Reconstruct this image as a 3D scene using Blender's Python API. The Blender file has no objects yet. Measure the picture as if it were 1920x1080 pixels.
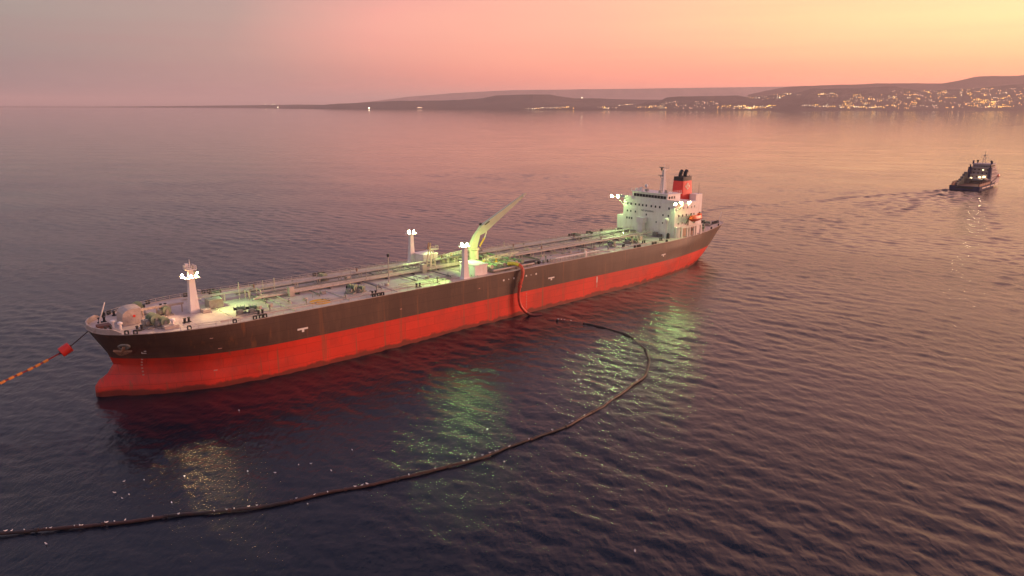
import bpy, math, random
import numpy as np
from mathutils import Vector, Matrix, Euler

random.seed(11); RNG = np.random.default_rng(5)
SC = bpy.context.scene
COL = SC.collection
rad = math.radians

# ------------------------------------------------------------------ camera
CAM_H = 62.88; F_PX = 1370.0; HOR = 194.5
PITCH = math.atan((540 - HOR) / F_PX)
cd = bpy.data.cameras.new('camera'); cam = bpy.data.objects.new('camera', cd); COL.objects.link(cam)
cam.location = (0, 0, CAM_H); cam.rotation_euler = (math.pi / 2 - PITCH, 0, 0)
cd.sensor_width = 36.0; cd.lens = 36.0 * F_PX / 1920.0
cd.clip_start = 1.0; cd.clip_end = 120000.0
SC.camera = cam

# ------------------------------------------------------------------ world: dusk sky, glow towards the right
SUN_AZ = rad(75.0)          # to the right of the view direction
SUN_EL = rad(5.0)
SUN_V = Vector((math.sin(SUN_AZ) * math.cos(SUN_EL), math.cos(SUN_AZ) * math.cos(SUN_EL), math.sin(SUN_EL)))
W = bpy.data.worlds.new('World'); SC.world = W; W.use_nodes = True
nt = W.node_tree; nt.nodes.clear(); N = nt.nodes.new; LK = nt.links.new
def mth(op, a, b=None, c=None, t=None):
    t = t or nt
    n = t.nodes.new('ShaderNodeMath'); n.operation = op
    for i, v in enumerate((a, b, c)):
        if v is None: continue
        if isinstance(v, (int, float)): n.inputs[i].default_value = v
        else: t.links.new(v, n.inputs[i])
    return n.outputs[0]
def ramp(fac, stops, t=None, interp='LINEAR'):
    t = t or nt
    n = t.nodes.new('ShaderNodeValToRGB'); cr = n.color_ramp; cr.interpolation = interp
    while len(cr.elements) < len(stops): cr.elements.new(0.5)
    for e, (p, c) in zip(cr.elements, stops):
        e.position = p; e.color = (*c, 1) if len(c) == 3 else c
    t.links.new(fac, n.inputs[0]); return n.outputs[0]
def mixc(fac, a, b, t=None, mode='MIX'):
    t = t or nt
    n = t.nodes.new('ShaderNodeMix'); n.data_type = 'RGBA'; n.blend_type = mode
    if isinstance(fac, (int, float)): n.inputs[0].default_value = fac
    else: t.links.new(fac, n.inputs[0])
    for i, v in ((6, a), (7, b)):
        if isinstance(v, (tuple, list)): n.inputs[i].default_value = (*v[:3], 1)
        else: t.links.new(v, n.inputs[i])
    return n.outputs[2]
tc = N('ShaderNodeTexCoord')
sep = N('ShaderNodeSeparateXYZ'); LK(tc.outputs['Generated'], sep.inputs[0])
x, y, z = sep.outputs
hyp = mth('SQRT', mth('ADD', mth('MULTIPLY', x, x), mth('MULTIPLY', y, y)))
dot = mth('ADD', mth('MULTIPLY', x, math.sin(SUN_AZ)), mth('MULTIPLY', y, math.cos(SUN_AZ)))
caz = mth('DIVIDE', dot, mth('MAXIMUM', hyp, 0.02))
# slow uneven drift so the bands are not ruler-straight
nz = N('ShaderNodeTexNoise'); nz.inputs['Scale'].default_value = 1.6; nz.inputs['Detail'].default_value = 3
mp = N('ShaderNodeMapping'); mp.inputs['Scale'].default_value = (1, 1, 9); LK(tc.outputs['Generated'], mp.inputs[0]); LK(mp.outputs[0], nz.inputs[0])
wob = mth('MULTIPLY', mth('SUBTRACT', nz.outputs[0], 0.5), 0.16)
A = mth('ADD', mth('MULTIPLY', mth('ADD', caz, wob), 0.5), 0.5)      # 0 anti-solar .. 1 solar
# azimuths in view: left edge A=.33, centre A=.63, right edge A=.88
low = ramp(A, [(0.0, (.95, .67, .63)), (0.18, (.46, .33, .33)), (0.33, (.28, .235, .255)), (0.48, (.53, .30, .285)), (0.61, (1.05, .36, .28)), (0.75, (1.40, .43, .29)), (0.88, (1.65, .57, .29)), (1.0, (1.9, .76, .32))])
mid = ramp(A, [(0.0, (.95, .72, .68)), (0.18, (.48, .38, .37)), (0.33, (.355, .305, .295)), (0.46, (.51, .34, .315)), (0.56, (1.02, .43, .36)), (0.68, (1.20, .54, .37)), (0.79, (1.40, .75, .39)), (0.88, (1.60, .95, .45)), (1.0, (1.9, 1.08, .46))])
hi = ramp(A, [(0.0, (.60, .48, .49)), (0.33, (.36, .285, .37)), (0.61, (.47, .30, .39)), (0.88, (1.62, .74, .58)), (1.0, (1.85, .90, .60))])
zen = (.215, .225, .375)
def smooth(v, a, b):
    n = N('ShaderNodeMapRange'); n.interpolation_type = 'SMOOTHSTEP'
    n.inputs[1].default_value = a; n.inputs[2].default_value = b; LK(v, n.inputs[0]); return n.outputs[0]
zw = mth('ADD', z, mth('MULTIPLY', wob, 0.12))
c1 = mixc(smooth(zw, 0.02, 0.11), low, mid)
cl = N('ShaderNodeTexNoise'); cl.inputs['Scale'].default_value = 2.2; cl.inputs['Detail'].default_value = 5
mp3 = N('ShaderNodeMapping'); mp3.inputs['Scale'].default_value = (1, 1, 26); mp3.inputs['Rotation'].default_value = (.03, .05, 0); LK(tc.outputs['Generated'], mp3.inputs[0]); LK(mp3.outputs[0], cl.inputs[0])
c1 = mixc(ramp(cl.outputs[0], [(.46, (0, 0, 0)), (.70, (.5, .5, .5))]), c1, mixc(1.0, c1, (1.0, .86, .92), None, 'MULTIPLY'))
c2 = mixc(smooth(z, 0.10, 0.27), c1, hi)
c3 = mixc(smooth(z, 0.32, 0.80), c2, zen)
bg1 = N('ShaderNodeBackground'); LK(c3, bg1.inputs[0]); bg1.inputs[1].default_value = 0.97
sky = N('ShaderNodeTexSky'); sky.sky_type = 'NISHITA'; sky.sun_disc = False
sky.sun_elevation = rad(0.5); sky.sun_rotation = SUN_AZ; sky.altitude = 60
bg2 = N('ShaderNodeBackground'); LK(sky.outputs[0], bg2.inputs[0]); bg2.inputs[1].default_value = 0.05
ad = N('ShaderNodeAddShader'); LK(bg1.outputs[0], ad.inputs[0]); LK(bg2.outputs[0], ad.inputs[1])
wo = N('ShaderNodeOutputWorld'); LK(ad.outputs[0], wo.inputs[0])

# ------------------------------------------------------------------ sun: last glow, very soft
sd = bpy.data.lights.new('sun', 'SUN'); sd.energy = 5.0; sd.angle = rad(16); sd.color = (1.0, .50, .33)
so = bpy.data.objects.new('sun', sd); COL.objects.link(so); so.rotation_euler = (-SUN_V).to_track_quat('-Z', 'Y').to_euler()

vs = SC.view_settings; vs.view_transform = 'Standard'; vs.look = 'None'; vs.exposure = 0.0; vs.gamma = 1.0
SC.render.engine = 'CYCLES'
cy = SC.cycles
cy.use_denoising = True
cy.max_bounces = 6; cy.diffuse_bounces = 2; cy.glossy_bounces = 3; cy.volume_bounces = 1; cy.transmission_bounces = 2
cy.sample_clamp_indirect = 4.0; cy.caustics_reflective = False; cy.caustics_refractive = False

# ------------------------------------------------------------------ materials
MATS = {}
def material(name, color, rough=0.55, var=0.25, scale=0.6, metallic=0.0, bump=0.0, stretch=(1, 1, 1), spec=0.5, dirt=None, dirt_amt=0.0, dirt_scale=0.3, coat=0.0):
    if name in MATS: return MATS[name]
    m = bpy.data.materials.new(name); m.use_nodes = True; t = m.node_tree
    b = t.nodes['Principled BSDF']
    tcn = t.nodes.new('ShaderNodeTexCoord'); mpn = t.nodes.new('ShaderNodeMapping'); mpn.inputs['Scale'].default_value = stretch
    t.links.new(tcn.outputs['Object'], mpn.inputs[0])
    nz = t.nodes.new('ShaderNodeTexNoise'); nz.inputs['Scale'].default_value = scale; nz.inputs['Detail'].default_value = 6; nz.inputs['Roughness'].default_value = .62
    t.links.new(mpn.outputs[0], nz.inputs[0])
    lo = tuple(c * (1 - var) for c in color); hi_ = tuple(min(1, c * (1 + var)) for c in color)
    col = ramp(nz.outputs[0], [(0.28, lo), (0.72, hi_)], t)
    if dirt:
        n2 = t.nodes.new('ShaderNodeTexNoise'); n2.inputs['Scale'].default_value = dirt_scale; n2.inputs['Detail'].default_value = 7; n2.inputs['Roughness'].default_value = .7
        t.links.new(mpn.outputs[0], n2.inputs[0])
        f = ramp(n2.outputs[0], [(0.5, (0, 0, 0)), (0.68, (dirt_amt,) * 3)], t)
        col = mixc(f, col, dirt, t)
    t.links.new(col, b.inputs['Base Color'])
    b.inputs['Roughness'].default_value = rough; b.inputs['Metallic'].default_value = metallic
    b.inputs['Specular IOR Level'].default_value = spec
    if bump:
        bn = t.nodes.new('ShaderNodeBump'); bn.inputs['Strength'].default_value = 1; bn.inputs['Distance'].default_value = bump
        t.links.new(nz.outputs[0], bn.inputs['Height']); t.links.new(bn.outputs[0], b.inputs['Normal'])
    MATS[name] = m; return m
def emitter(name, color, strength, sample=True):
    if name in MATS: return MATS[name]
    m = bpy.data.materials.new(name); m.use_nodes = True; t = m.node_tree
    b = t.nodes['Principled BSDF']; b.inputs['Base Color'].default_value = (.6, .6, .55, 1)
    b.inputs['Emission Color'].default_value = (*color, 1); b.inputs['Emission Strength'].default_value = strength
    m.cycles.emission_sampling = 'FRONT' if sample else 'NONE'
    MATS[name] = m; return m
M_BLACK = material('hull_black_paint', (.108, .060, .045), .42, .22, .35, stretch=(.25, .25, .05), dirt=(.20, .11, .07), dirt_amt=.5, dirt_scale=.9, bump=.02)
M_RED = material('antifouling_red', (.70, .040, .018), .48, .16, .3, stretch=(.2, .2, .12), dirt=(.36, .045, .03), dirt_amt=.6, dirt_scale=.5, bump=.02)
def hull_detail(m):
    t = m.node_tree; b = t.nodes['Principled BSDF']; src = b.inputs['Base Color'].links[0].from_socket
    tcn = t.nodes.new('ShaderNodeTexCoord'); sp_ = t.nodes.new('ShaderNodeSeparateXYZ'); t.links.new(tcn.outputs['Object'], sp_.inputs[0])
    cb = t.nodes.new('ShaderNodeCombineXYZ'); t.links.new(sp_.outputs[0], cb.inputs[0]); t.links.new(sp_.outputs[2], cb.inputs[1])
    bk = t.nodes.new('ShaderNodeTexBrick'); bk.inputs['Scale'].default_value = 1.0; bk.inputs['Brick Width'].default_value = 9.5; bk.inputs['Row Height'].default_value = 2.3; bk.inputs['Mortar Size'].default_value = .05; bk.inputs['Mortar Smooth'].default_value = .6
    bk.inputs['Color1'].default_value = (1, 1, 1, 1); bk.inputs['Color2'].default_value = (.86, .86, .86, 1); bk.inputs['Mortar'].default_value = (.55, .5, .48, 1)
    t.links.new(cb.outputs[0], bk.inputs[0])
    c_ = mixc(.85, src, bk.outputs[0], t, 'MULTIPLY')
    # rust runs below the deck edge and fittings
    mp2 = t.nodes.new('ShaderNodeMapping'); mp2.inputs['Scale'].default_value = (.9, .9, .035); t.links.new(tcn.outputs['Object'], mp2.inputs[0])
    n3 = t.nodes.new('ShaderNodeTexNoise'); n3.inputs['Scale'].default_value = 1.0; n3.inputs['Detail'].default_value = 5; t.links.new(mp2.outputs[0], n3.inputs[0])
    c_ = mixc(ramp(n3.outputs[0], [(.60, (0, 0, 0)), (.74, (.8, .8, .8))], t), c_, (.24, .10, .05), t)
    # stained wet band along the waterline
    gg = t.nodes.new('ShaderNodeNewGeometry'); s2 = t.nodes.new('ShaderNodeSeparateXYZ'); t.links.new(gg.outputs['Position'], s2.inputs[0])
    n4 = t.nodes.new('ShaderNodeTexNoise'); n4.inputs['Scale'].default_value = .35; n4.inputs['Detail'].default_value = 6; t.links.new(tcn.outputs['Object'], n4.inputs[0])
    zz = mth('SUBTRACT', s2.outputs[2], mth('MULTIPLY', n4.outputs[0], 2.6, None, t), None, t)
    c_ = mixc(ramp(mth('ADD', mth('MULTIPLY', zz, 1.2, None, t), .5, None, t), [(0.0, (.8, .8, .8)), (.55, (0, 0, 0))], t), c_, (.10, .03, .02), t)
    t.links.new(c_, b.inputs['Base Color'])
hull_detail(M_BLACK); hull_detail(M_RED)
M_DECK = material('deck_paint', (.60, .485, .435), .6, .16, .25, dirt=(.36, .26, .22), dirt_amt=.5, dirt_scale=.35)
M_WHITE = material('ship_white_paint', (.84, .77, .74), .45, .06, .5, stretch=(1, 1, .3), dirt=(.60, .47, .39), dirt_amt=.4, dirt_scale=.6)
M_PIPE = material('pipe_paint', (.50, .41, .36), .5, .15, .8, dirt=(.26, .15, .10), dirt_amt=.6, dirt_scale=.9)
M_DPIPE = material('dark_pipe_paint', (.17, .155, .14), .6, .25, .8)
M_GREY = material('machinery_grey', (.30, .28, .25), .55, .2, 1.0, dirt=(.2, .11, .07), dirt_amt=.6)
M_GREEN = material('machinery_green', (.22, .30, .20), .55, .2, 1.0, dirt=(.2, .13, .08), dirt_amt=.5)
M_DARK = material('black_fitting', (.022, .021, .022), .6, .3, 2)
M_WIN = material('window_glass', (.016, .018, .022), .08, .1, 2)
M_YEL = material('deck_yellow', (.75, .36, .012), .6, .12, .8)
M_CRANE = material('crane_cream', (.66, .60, .45), .5, .1, .5)
M_FUN = material('funnel_red', (.74, .045, .035), .5, .1, .5)
M_ORANGE = material('lifeboat_orange', (.80, .11, .03), .4, .08, .8)
M_HOSE = material('hose_black_rubber', (.026, .017, .017), .5, .35, 1.5, dirt=(.09, .03, .02), dirt_amt=.7, dirt_scale=.4)
M_HOSER = material('hose_red', (.62, .06, .03), .5, .2, 1.0)
M_HOSEY = material('hose_yellow', (.70, .42, .05), .5, .12, 1.0)
M_ROPE = material('hawser_rope', (.05, .03, .03), .8, .3, 3)
M_ROPER = material('hawser_red', (.32, .035, .03), .7, .3, 3)
M_FLOAT = material('float_orange', (.78, .27, .04), .5, .12, 2)
M_BUOY = material('buoy_red', (.80, .035, .02), .45, .08, 1)
M_RUST = material('anchor_rust', (.42, .24, .15), .7, .3, 1.2)
M_MARK = material('mark_white', (.80, .74, .68), .5, .05, 2)
M_MARKD = material('letter_grey', (.16, .15, .16), .6, .05, 2)
M_GULL = material('gull_white', (.85, .83, .80), .6, .04, 9)
M_TUGB = material('tug_hull_blue', (.05, .05, .10), .85, .2, .5, spec=.15)
M_TUGW = material('tug_superstructure', (.42, .35, .37), .7, .12, .5)
M_TUGD = material('tug_deck', (.22, .09, .06), .7, .25, .5)
M_TUGF = material('tug_fender_stripe', (.55, .45, .38), .6, .1, .8)
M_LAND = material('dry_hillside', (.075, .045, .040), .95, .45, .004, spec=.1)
M_LANDHAZE = material('haze_tinted_plateau', (.50, .30, .24), .95, .2, .003, spec=.1)  # distance haze painted into the plateau's land colour
M_HOUSE = material('house_wall', (.30, .22, .18), .8, .2, .2)
E_GREEN = emitter('floodlight_green', (.50, 1.0, .28), 200)
E_WHITE = emitter('floodlight_white', (.58, 1.0, .32), 760)
E_POST = emitter('post_floodlight', (.55, 1.0, .28), 800)
E_WARM = emitter('floodlight_warm', (1.0, .62, .24), 1000)
E_TUG = emitter('tug_floodlight', (1.0, .72, .36), 5)
E_TOWN = [emitter('town_lamp_white', (1.0, .80, .50), 9.0, False), emitter('town_lamp_amber', (1.0, .50, .07), 10.0, False), emitter('town_lamp_pink', (1.0, .60, .36), 4.0, False)]

# ------------------------------------------------------------------ mesh builder
class MB:
    def __init__(s): s.v = []; s.f = []
    def add(s, vs, fs):
        o = len(s.v); s.v += [tuple(p) for p in vs]; s.f += [tuple(i + o for i in f) for f in fs]; return s
    def box(s, c, d, taper=1.0, rz=0.0):
        (cx, cy_, cz), (dx, dy, dz) = c, d; vs = []
        for k, zz in ((1, -dz / 2), (taper, dz / 2)):
            for sx, sy in ((-1, -1), (1, -1), (1, 1), (-1, 1)):
                a, b = sx * dx / 2 * k, sy * dy / 2 * k
                if rz: a, b = a * math.cos(rz) - b * math.sin(rz), a * math.sin(rz) + b * math.cos(rz)
                vs.append((cx + a, cy_ + b, cz + zz))
        return s.add(vs, [(3, 2, 1, 0), (4, 5, 6, 7), (0, 1, 5, 4), (1, 2, 6, 5), (2, 3, 7, 6), (3, 0, 4, 7)])
    def b2(s, x0, x1, y0, y1, z0, z1): return s.box(((x0 + x1) / 2, (y0 + y1) / 2, (z0 + z1) / 2), (x1 - x0, y1 - y0, z1 - z0))
    def tube(s, pts, r, n=8, caps=True):
        pts = [Vector(p) for p in pts]; rs = r if isinstance(r, (list, tuple)) else [r] * len(pts)
        rings = []; up = None
        for i, p in enumerate(pts):
            t = (pts[min(i + 1, len(pts) - 1)] - pts[max(i - 1, 0)]).normalized()
            if up is None: up = Vector((0, 0, 1)) if abs(t.z) < .9 else Vector((1, 0, 0))
            a = t.cross(up)
            if a.length < 1e-4: a = t.cross(Vector((0, 1, 0)))
            a.normalize(); b = a.cross(t).normalized(); up = b
            rings.append([p + (a * math.cos(2 * math.pi * k / n) + b * math.sin(2 * math.pi * k / n)) * rs[i] for k in range(n)])
        vs = [q for rg in rings for q in rg]; fs = []
        for i in range(len(rings) - 1):
            for k in range(n):
                fs.append((i * n + k, i * n + (k + 1) % n, (i + 1) * n + (k + 1) % n, (i + 1) * n + k))
        if caps: fs += [tuple(range(n - 1, -1, -1)), tuple(range((len(rings) - 1) * n, len(rings) * n))]
        return s.add(vs, fs)
    def bar(s, p, q, w, h=None):
        p, q = Vector(p), Vector(q); h = h or w; t = (q - p).normalized()
        up = Vector((0, 0, 1)) if abs(t.z) < .95 else Vector((1, 0, 0))
        a = t.cross(up).normalized() * w / 2; b = a.cross(t).normalized() * h / 2
        vs = [e + sa * a + sb * b for e in (p, q) for sa, sb in ((-1, -1), (1, -1), (1, 1), (-1, 1))]
        return s.add(vs, [(3, 2, 1, 0), (4, 5, 6, 7), (0, 1, 5, 4), (1, 2, 6, 5), (2, 3, 7, 6), (3, 0, 4, 7)])
    def lathe(s, c, prof, n=12, axis='z'):
        vs = []
        for r, zz in prof:
            for k in range(n):
                a = 2 * math.pi * k / n; p = (r * math.cos(a), r * math.sin(a), zz)
                if axis == 'x': p = (p[2], p[0], p[1])
                if axis == 'y': p = (p[1], p[2], p[0])
                vs.append((c[0] + p[0], c[1] + p[1], c[2] + p[2]))
        fs = [(i * n + k, i * n + (k + 1) % n, (i + 1) * n + (k + 1) % n, (i + 1) * n + k) for i in range(len(prof) - 1) for k in range(n)]
        fs += [tuple(range(n - 1, -1, -1)), tuple(range((len(prof) - 1) * n, len(prof) * n))]
        return s.add(vs, fs)
    def prism(s, poly, axis, a, b):
        n = len(poly)
        def P(u, v, w): return {'x': (w, u, v), 'y': (u, w, v), 'z': (u, v, w)}[axis]
        vs = [P(u, v, a) for u, v in poly] + [P(u, v, b) for u, v in poly]
        return s.add(vs, [tuple(range(n - 1, -1, -1)), tuple(range(n, 2 * n))] + [(i, (i + 1) % n, n + (i + 1) % n, n + i) for i in range(n)])
    def mesh(s, name, mat, smooth=False):
        me = bpy.data.meshes.new(name); me.from_pydata(s.v, [], s.f)
        import bmesh
        bm = bmesh.new(); bm.from_mesh(me); bmesh.ops.recalc_face_normals(bm, faces=bm.faces); bm.to_mesh(me); bm.free()
        me.materials.append(mat)
        if smooth:
            me.polygons.foreach_set('use_smooth', [True] * len(me.polygons))
            try: me.set_sharp_from_angle(angle=rad(38))
            except Exception: pass
        me.update(); return me
    def build(s, name, mat, parent=None, smooth=False):
        o = bpy.data.objects.new(name, s.mesh(name, mat, smooth)); COL.objects.link(o)
        if parent: o.parent = parent
        return o
def place(name, me, parent=None, loc=(0, 0, 0), rot=(0, 0, 0), scale=(1, 1, 1)):
    o = bpy.data.objects.new(name, me); COL.objects.link(o); o.parent = parent
    o.location = loc; o.rotation_euler = rot; o.scale = scale; return o
def empty(name, loc=(0, 0, 0), rot=(0, 0, 0), parent=None):
    o = bpy.data.objects.new(name, None); COL.objects.link(o); o.location = loc; o.rotation_euler = rot; o.parent = parent
    o.empty_display_size = .5; return o
def tag(o, label, cat, group=None):
    o['label'] = label; o['category'] = cat
    if group: o['group'] = group
    return o
def spot(name, parent, loc, target, watts, color, angle=70, blend=.6, size=.4):
    l = bpy.data.lights.new(name, 'SPOT'); l.energy = watts * .36; l.color = color; l.spot_size = rad(angle); l.spot_blend = blend; l.shadow_soft_size = size
    o = bpy.data.objects.new(name, l); COL.objects.link(o); o.parent = parent; o.location = loc
    o.rotation_euler = (Vector(target) - Vector(loc)).to_track_quat('-Z', 'Y').to_euler(); return o

# ------------------------------------------------------------------ sea
def build_sea():
    az = np.concatenate([np.arange(-180, -46, 6.0), np.arange(-46, 46, 0.125), np.arange(46, 180, 6.0)])
    r = [3.0, 20, 40, 60]
    q = 76.0
    while q < 950: r.append(q); q *= 1.0031
    while q < 2600: r.append(q); q *= 1.006
    while q < 45000: r.append(q); q *= 1.07
    r.append(45000); r = np.array(r)
    AZ, R = np.meshgrid(np.radians(az), r)
    X = R * np.sin(AZ); Y = R * np.cos(AZ)
    dr = np.gradient(r)[:, None] * np.ones_like(AZ); da = R * np.radians(.125)
    da[:, (az < -46) | (az > 46)] = 60
    sp = np.maximum(dr, da)
    Z = np.zeros_like(X)
    rng = np.random.default_rng(3)
    d0 = math.atan2(.84, .54)
    # patches of stronger and weaker chop
    pat = np.zeros_like(X)
    for i in range(14):
        k = 2 * np.pi / rng.uniform(60, 260); th = rng.uniform(0, 2 * np.pi)
        pat += np.sin(k * (X * np.cos(th) + Y * np.sin(th)) + rng.uniform(0, 6.28))
    pat = 1 + .11 * pat; pat = np.clip(pat, .5, 1.6)
    # wake of the tug: churned wedge behind its stern
    wx, wy = X - 338.0, Y - 549.0
    hx, hy = -0.72, -0.695
    al = wx * hx + wy * hy; ac = -wx * hy + wy * hx
    wid = 10 + .16 * np.clip(al, 0, None)
    wake = np.exp(-(ac / wid) ** 2) * np.clip(al / 12, 0, 1) * np.exp(-np.clip(al, 0, None) / 130)
    arm = np.exp(-((np.abs(ac) - .30 * al - 8) / (3 + .03 * al)) ** 2) * np.clip(al / 12, 0, 1) * np.exp(-np.clip(al, 0, None) / 200)
    # sheltered water close under the tanker's side
    for i in range(86):
        lam = 1.25 * (12.0 / 1.25) ** (i / 85.0) * rng.uniform(.95, 1.05)
        spread = .62 if lam < 5 else .42
        th = d0 + rng.normal(0, spread)
        if i % 9 == 0: th = d0 + rng.uniform(-1.3, 1.3)
        k = 2 * np.pi / lam
        slope = .0092 * (1.2 if 3.5 < lam < 8 else (.4 if lam >= 8 else 1.15))
        a = slope / k
        ph = k * (X * np.cos(th) + Y * np.sin(th)) + rng.uniform(0, 6.28)
        fade = np.clip((lam / sp - 1.9) / 1.6, 0, 1) * (1 + .4 * np.clip((R - 180) / 400, 0, 1))
        w = np.sin(ph); w = w + .18 * np.cos(2 * ph)       # slightly peaked crests
        Z += a * w * fade * pat
    for i in range(30):
        lam = rng.uniform(3.5, 12); th = rng.uniform(0, 6.28); k = 2 * np.pi / lam
        fade = np.clip((lam / sp - 2.0) / 2.0, 0, 1)
        Z +=   .075 / k * np.sin(k * (X * np.cos(th) + Y * np.sin(th)) + rng.uniform(0, 6.28)) * fade * (wake * 1.6 + arm * 1.1)
    # long low swell
    for lam, th, a in ((46, d0 + .2, .05), (31, d0 - .35, .035), (68, d0 + .6, .06)):
        Z += a * np.sin(2 * np.pi / lam * (X * np.cos(th) + Y * np.sin(th)) + rng.uniform(0, 6)) * np.clip((lam / sp - 2) / 3, 0, 1)
    Z *= np.clip((9000 - R) / 6000, 0, 1)
    nr, na = X.shape
    co = np.stack([X, Y, Z], -1).reshape(-1, 3)
    idx = np.arange(nr * na).reshape(nr, na)
    a = idx[:-1, :]; b = idx[1:, :]
    a2 = np.roll(a, -1, 1); b2 = np.roll(b, -1, 1)
    quads = np.stack([a, a2, b2, b], -1).reshape(-1, 4)
    me = bpy.data.meshes.new('sea')
    me.vertices.add(len(co)); me.vertices.foreach_set('co', co.ravel())
    me.loops.add(quads.size); me.loops.foreach_set('vertex_index', quads[:, ::-1].ravel())
    me.polygons.add(len(quads)); me.polygons.foreach_set('loop_start', np.arange(0, quads.size, 4)); me.polygons.foreach_set('loop_total', np.full(len(quads), 4))
    me.update(calc_edges=True)
    me.polygons.foreach_set('use_smooth', np.ones(len(quads), bool))
    m = bpy.data.materials.new('sea_water'); m.use_nodes = True; t = m.node_tree
    p = t.nodes['Principled BSDF']; p.inputs['Base Color'].default_value = (.003, .009, .021, 1)
    p.inputs['Roughness'].default_value = .07; p.inputs['IOR'].default_value = 1.333; p.inputs['Specular IOR Level'].default_value = .5
    g = t.nodes.new('ShaderNodeNewGeometry'); prev = None
    sx_ = t.nodes.new('ShaderNodeSeparateXYZ'); t.links.new(g.outputs['Position'], sx_.inputs[0])
    calm = t.nodes.new('ShaderNodeMapRange'); calm.interpolation_type = 'SMOOTHSTEP'     # offshore wind: the water lies calmer towards the land
    for q_, v_ in zip((1, 2, 3, 4), (200, 1000, 1.0, .40)): calm.inputs[q_].default_value = v_
    t.links.new(sx_.outputs[1], calm.inputs[0])
    slick = t.nodes.new('ShaderNodeTexNoise'); slick.inputs['Scale'].default_value = .011; slick.inputs['Detail'].default_value = 4; slick.inputs['Distortion'].default_value = .8
    t.links.new(g.outputs['Position'], slick.inputs[0])
    sl = t.nodes.new('ShaderNodeMapRange')
    for q_, v_ in zip((1, 2, 3, 4), (.34, .66, .55, 1.35)): sl.inputs[q_].default_value = v_
    t.links.new(slick.outputs[0], sl.inputs[0])
    calm_f = mth('MULTIPLY', calm.outputs[0], sl.outputs[0], None, t)
    for sc, st, dist in ((.62, (1.0, .36), .085), (1.7, (1.0, .42), .062), (4.8, (1, .6), .030)):
        mpn = t.nodes.new('ShaderNodeMapping'); mpn.inputs['Rotation'].default_value = (0, 0, -d0)
        mpn.inputs['Scale'].default_value = (st[0], st[1], 1)
        t.links.new(g.outputs['Position'], mpn.inputs[0])
        n = t.nodes.new('ShaderNodeTexNoise'); n.inputs['Scale'].default_value = sc; n.inputs['Detail'].default_value = 3; n.inputs['Distortion'].default_value = .6
        t.links.new(mpn.outputs[0], n.inputs[0])
        bn = t.nodes.new('ShaderNodeBump'); bn.inputs['Distance'].default_value = dist * 1.6; t.links.new(calm_f, bn.inputs['Strength'])
        t.links.new(n.outputs[0], bn.inputs['Height'])
        if prev: t.links.new(prev, bn.inputs['Normal'])
        prev = bn.outputs[0]
    t.links.new(prev, p.inputs['Normal'])
    me.materials.append(m)
    o = bpy.data.objects.new('sea', me); COL.objects.link(o); o['kind'] = 'structure'
    return o
build_sea()

# ------------------------------------------------------------------ far coast
def px_point(px, py, Y):
    """world X and Z seen at a photo position for a given distance (used to survey the hills)"""
    b = (540 - py) / F_PX
    dy = math.cos(PITCH) + b * math.sin(PITCH); dz = -math.sin(PITCH) + b * math.cos(PITCH)
    t = Y / dy
    return (px - 960) / F_PX * t, CAM_H + dz * t
def interp(tab, v): return float(np.interp(v, [a for a, b in tab], [b for a, b in tab]))
def fbm(x, seed):
    r_ = np.random.default_rng(seed); s_ = 0
    for i in range(7):
        f = 2.0 ** i / 900.0; s_ += math.sin(x * f * 6.28 + r_.uniform(0, 6.28)) / (1.6 ** i)
    return s_
class Hill:
    def __init__(s, name, sky, d_shore, d_crest, shape, seed, jag=4.0, step=5):
        s.sky, s.d0, s.d1, s.shape = sky, d_shore, d_crest, shape
        x0, x1 = sky[0][0], sky[-1][0]; xs = np.arange(x0, x1 + .1, step)
        ts = [-.05, 0, .04, .1, .17, .25, .33, .42, .5, .58, .66, .73, .79, .84, .88, .92, .96, 1.0, 1.06, 1.15, 1.4, 1.9]
        vs = []; s.jag, s.seed = jag, seed
        for px in xs:
            for t in ts: vs.append(s.point(px, t))
        n = len(ts); fs = [(i * n + j, (i + 1) * n + j, (i + 1) * n + j + 1, i * n + j + 1) for i in range(len(xs) - 1) for j in range(n - 1)]
        mb = MB(); mb.add(vs, fs); s.o = mb.build(name, M_LAND, None, False); s.o['kind'] = 'structure'
    def point(s, px, t):
        Y0 = interp(s.d0, px) if isinstance(s.d0, list) else s.d0
        Yc = Y0 + s.d1
        Y = Y0 + s.d1 * t
        x_, zc = px_point(px, interp(s.sky, px), Yc)
        zc = max(zc, 3.0)
        X = (px - 960) / F_PX * math.cos(PITCH) * Y + (px - 960) / F_PX * math.sin(PITCH) * CAM_H
        if t <= 0: zz = -2.0 if t < 0 else 1.5
        elif t <= 1: zz = 4 + (zc - 4) * interp(s.shape, t)
        else: zz = zc * (1 - .25 * (t - 1)) - 3
        nse = fbm(X + t * 700, s.seed) * s.jag * (min(1, max(t, 0) * 3)) * (.25 if .97 < t < 1.03 else 1)
        return (X, Y, zz + (nse if t > 0 else 0) * min(1, zc / 60))
    def on(s, px, py):
        best = None
        for i in range(1, 100):
            t = i / 100; X, Y, Z = s.point(px, t)
            d = Y * math.cos(PITCH) - (Z - CAM_H) * math.sin(PITCH); w = Y * math.sin(PITCH) + (Z - CAM_H) * math.cos(PITCH)
            e = abs(540 - F_PX * w / d - py)
            if best is None or e < best[0]: best = (e, X, Y, Z)
        return best[1:]
LIN = [(0, 0), (.15, .10), (1, 1)]
MESA = [(0, 0), (.3, .12), (.7, .42), (.86, .62), (.95, .97), (1, 1)]
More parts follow.
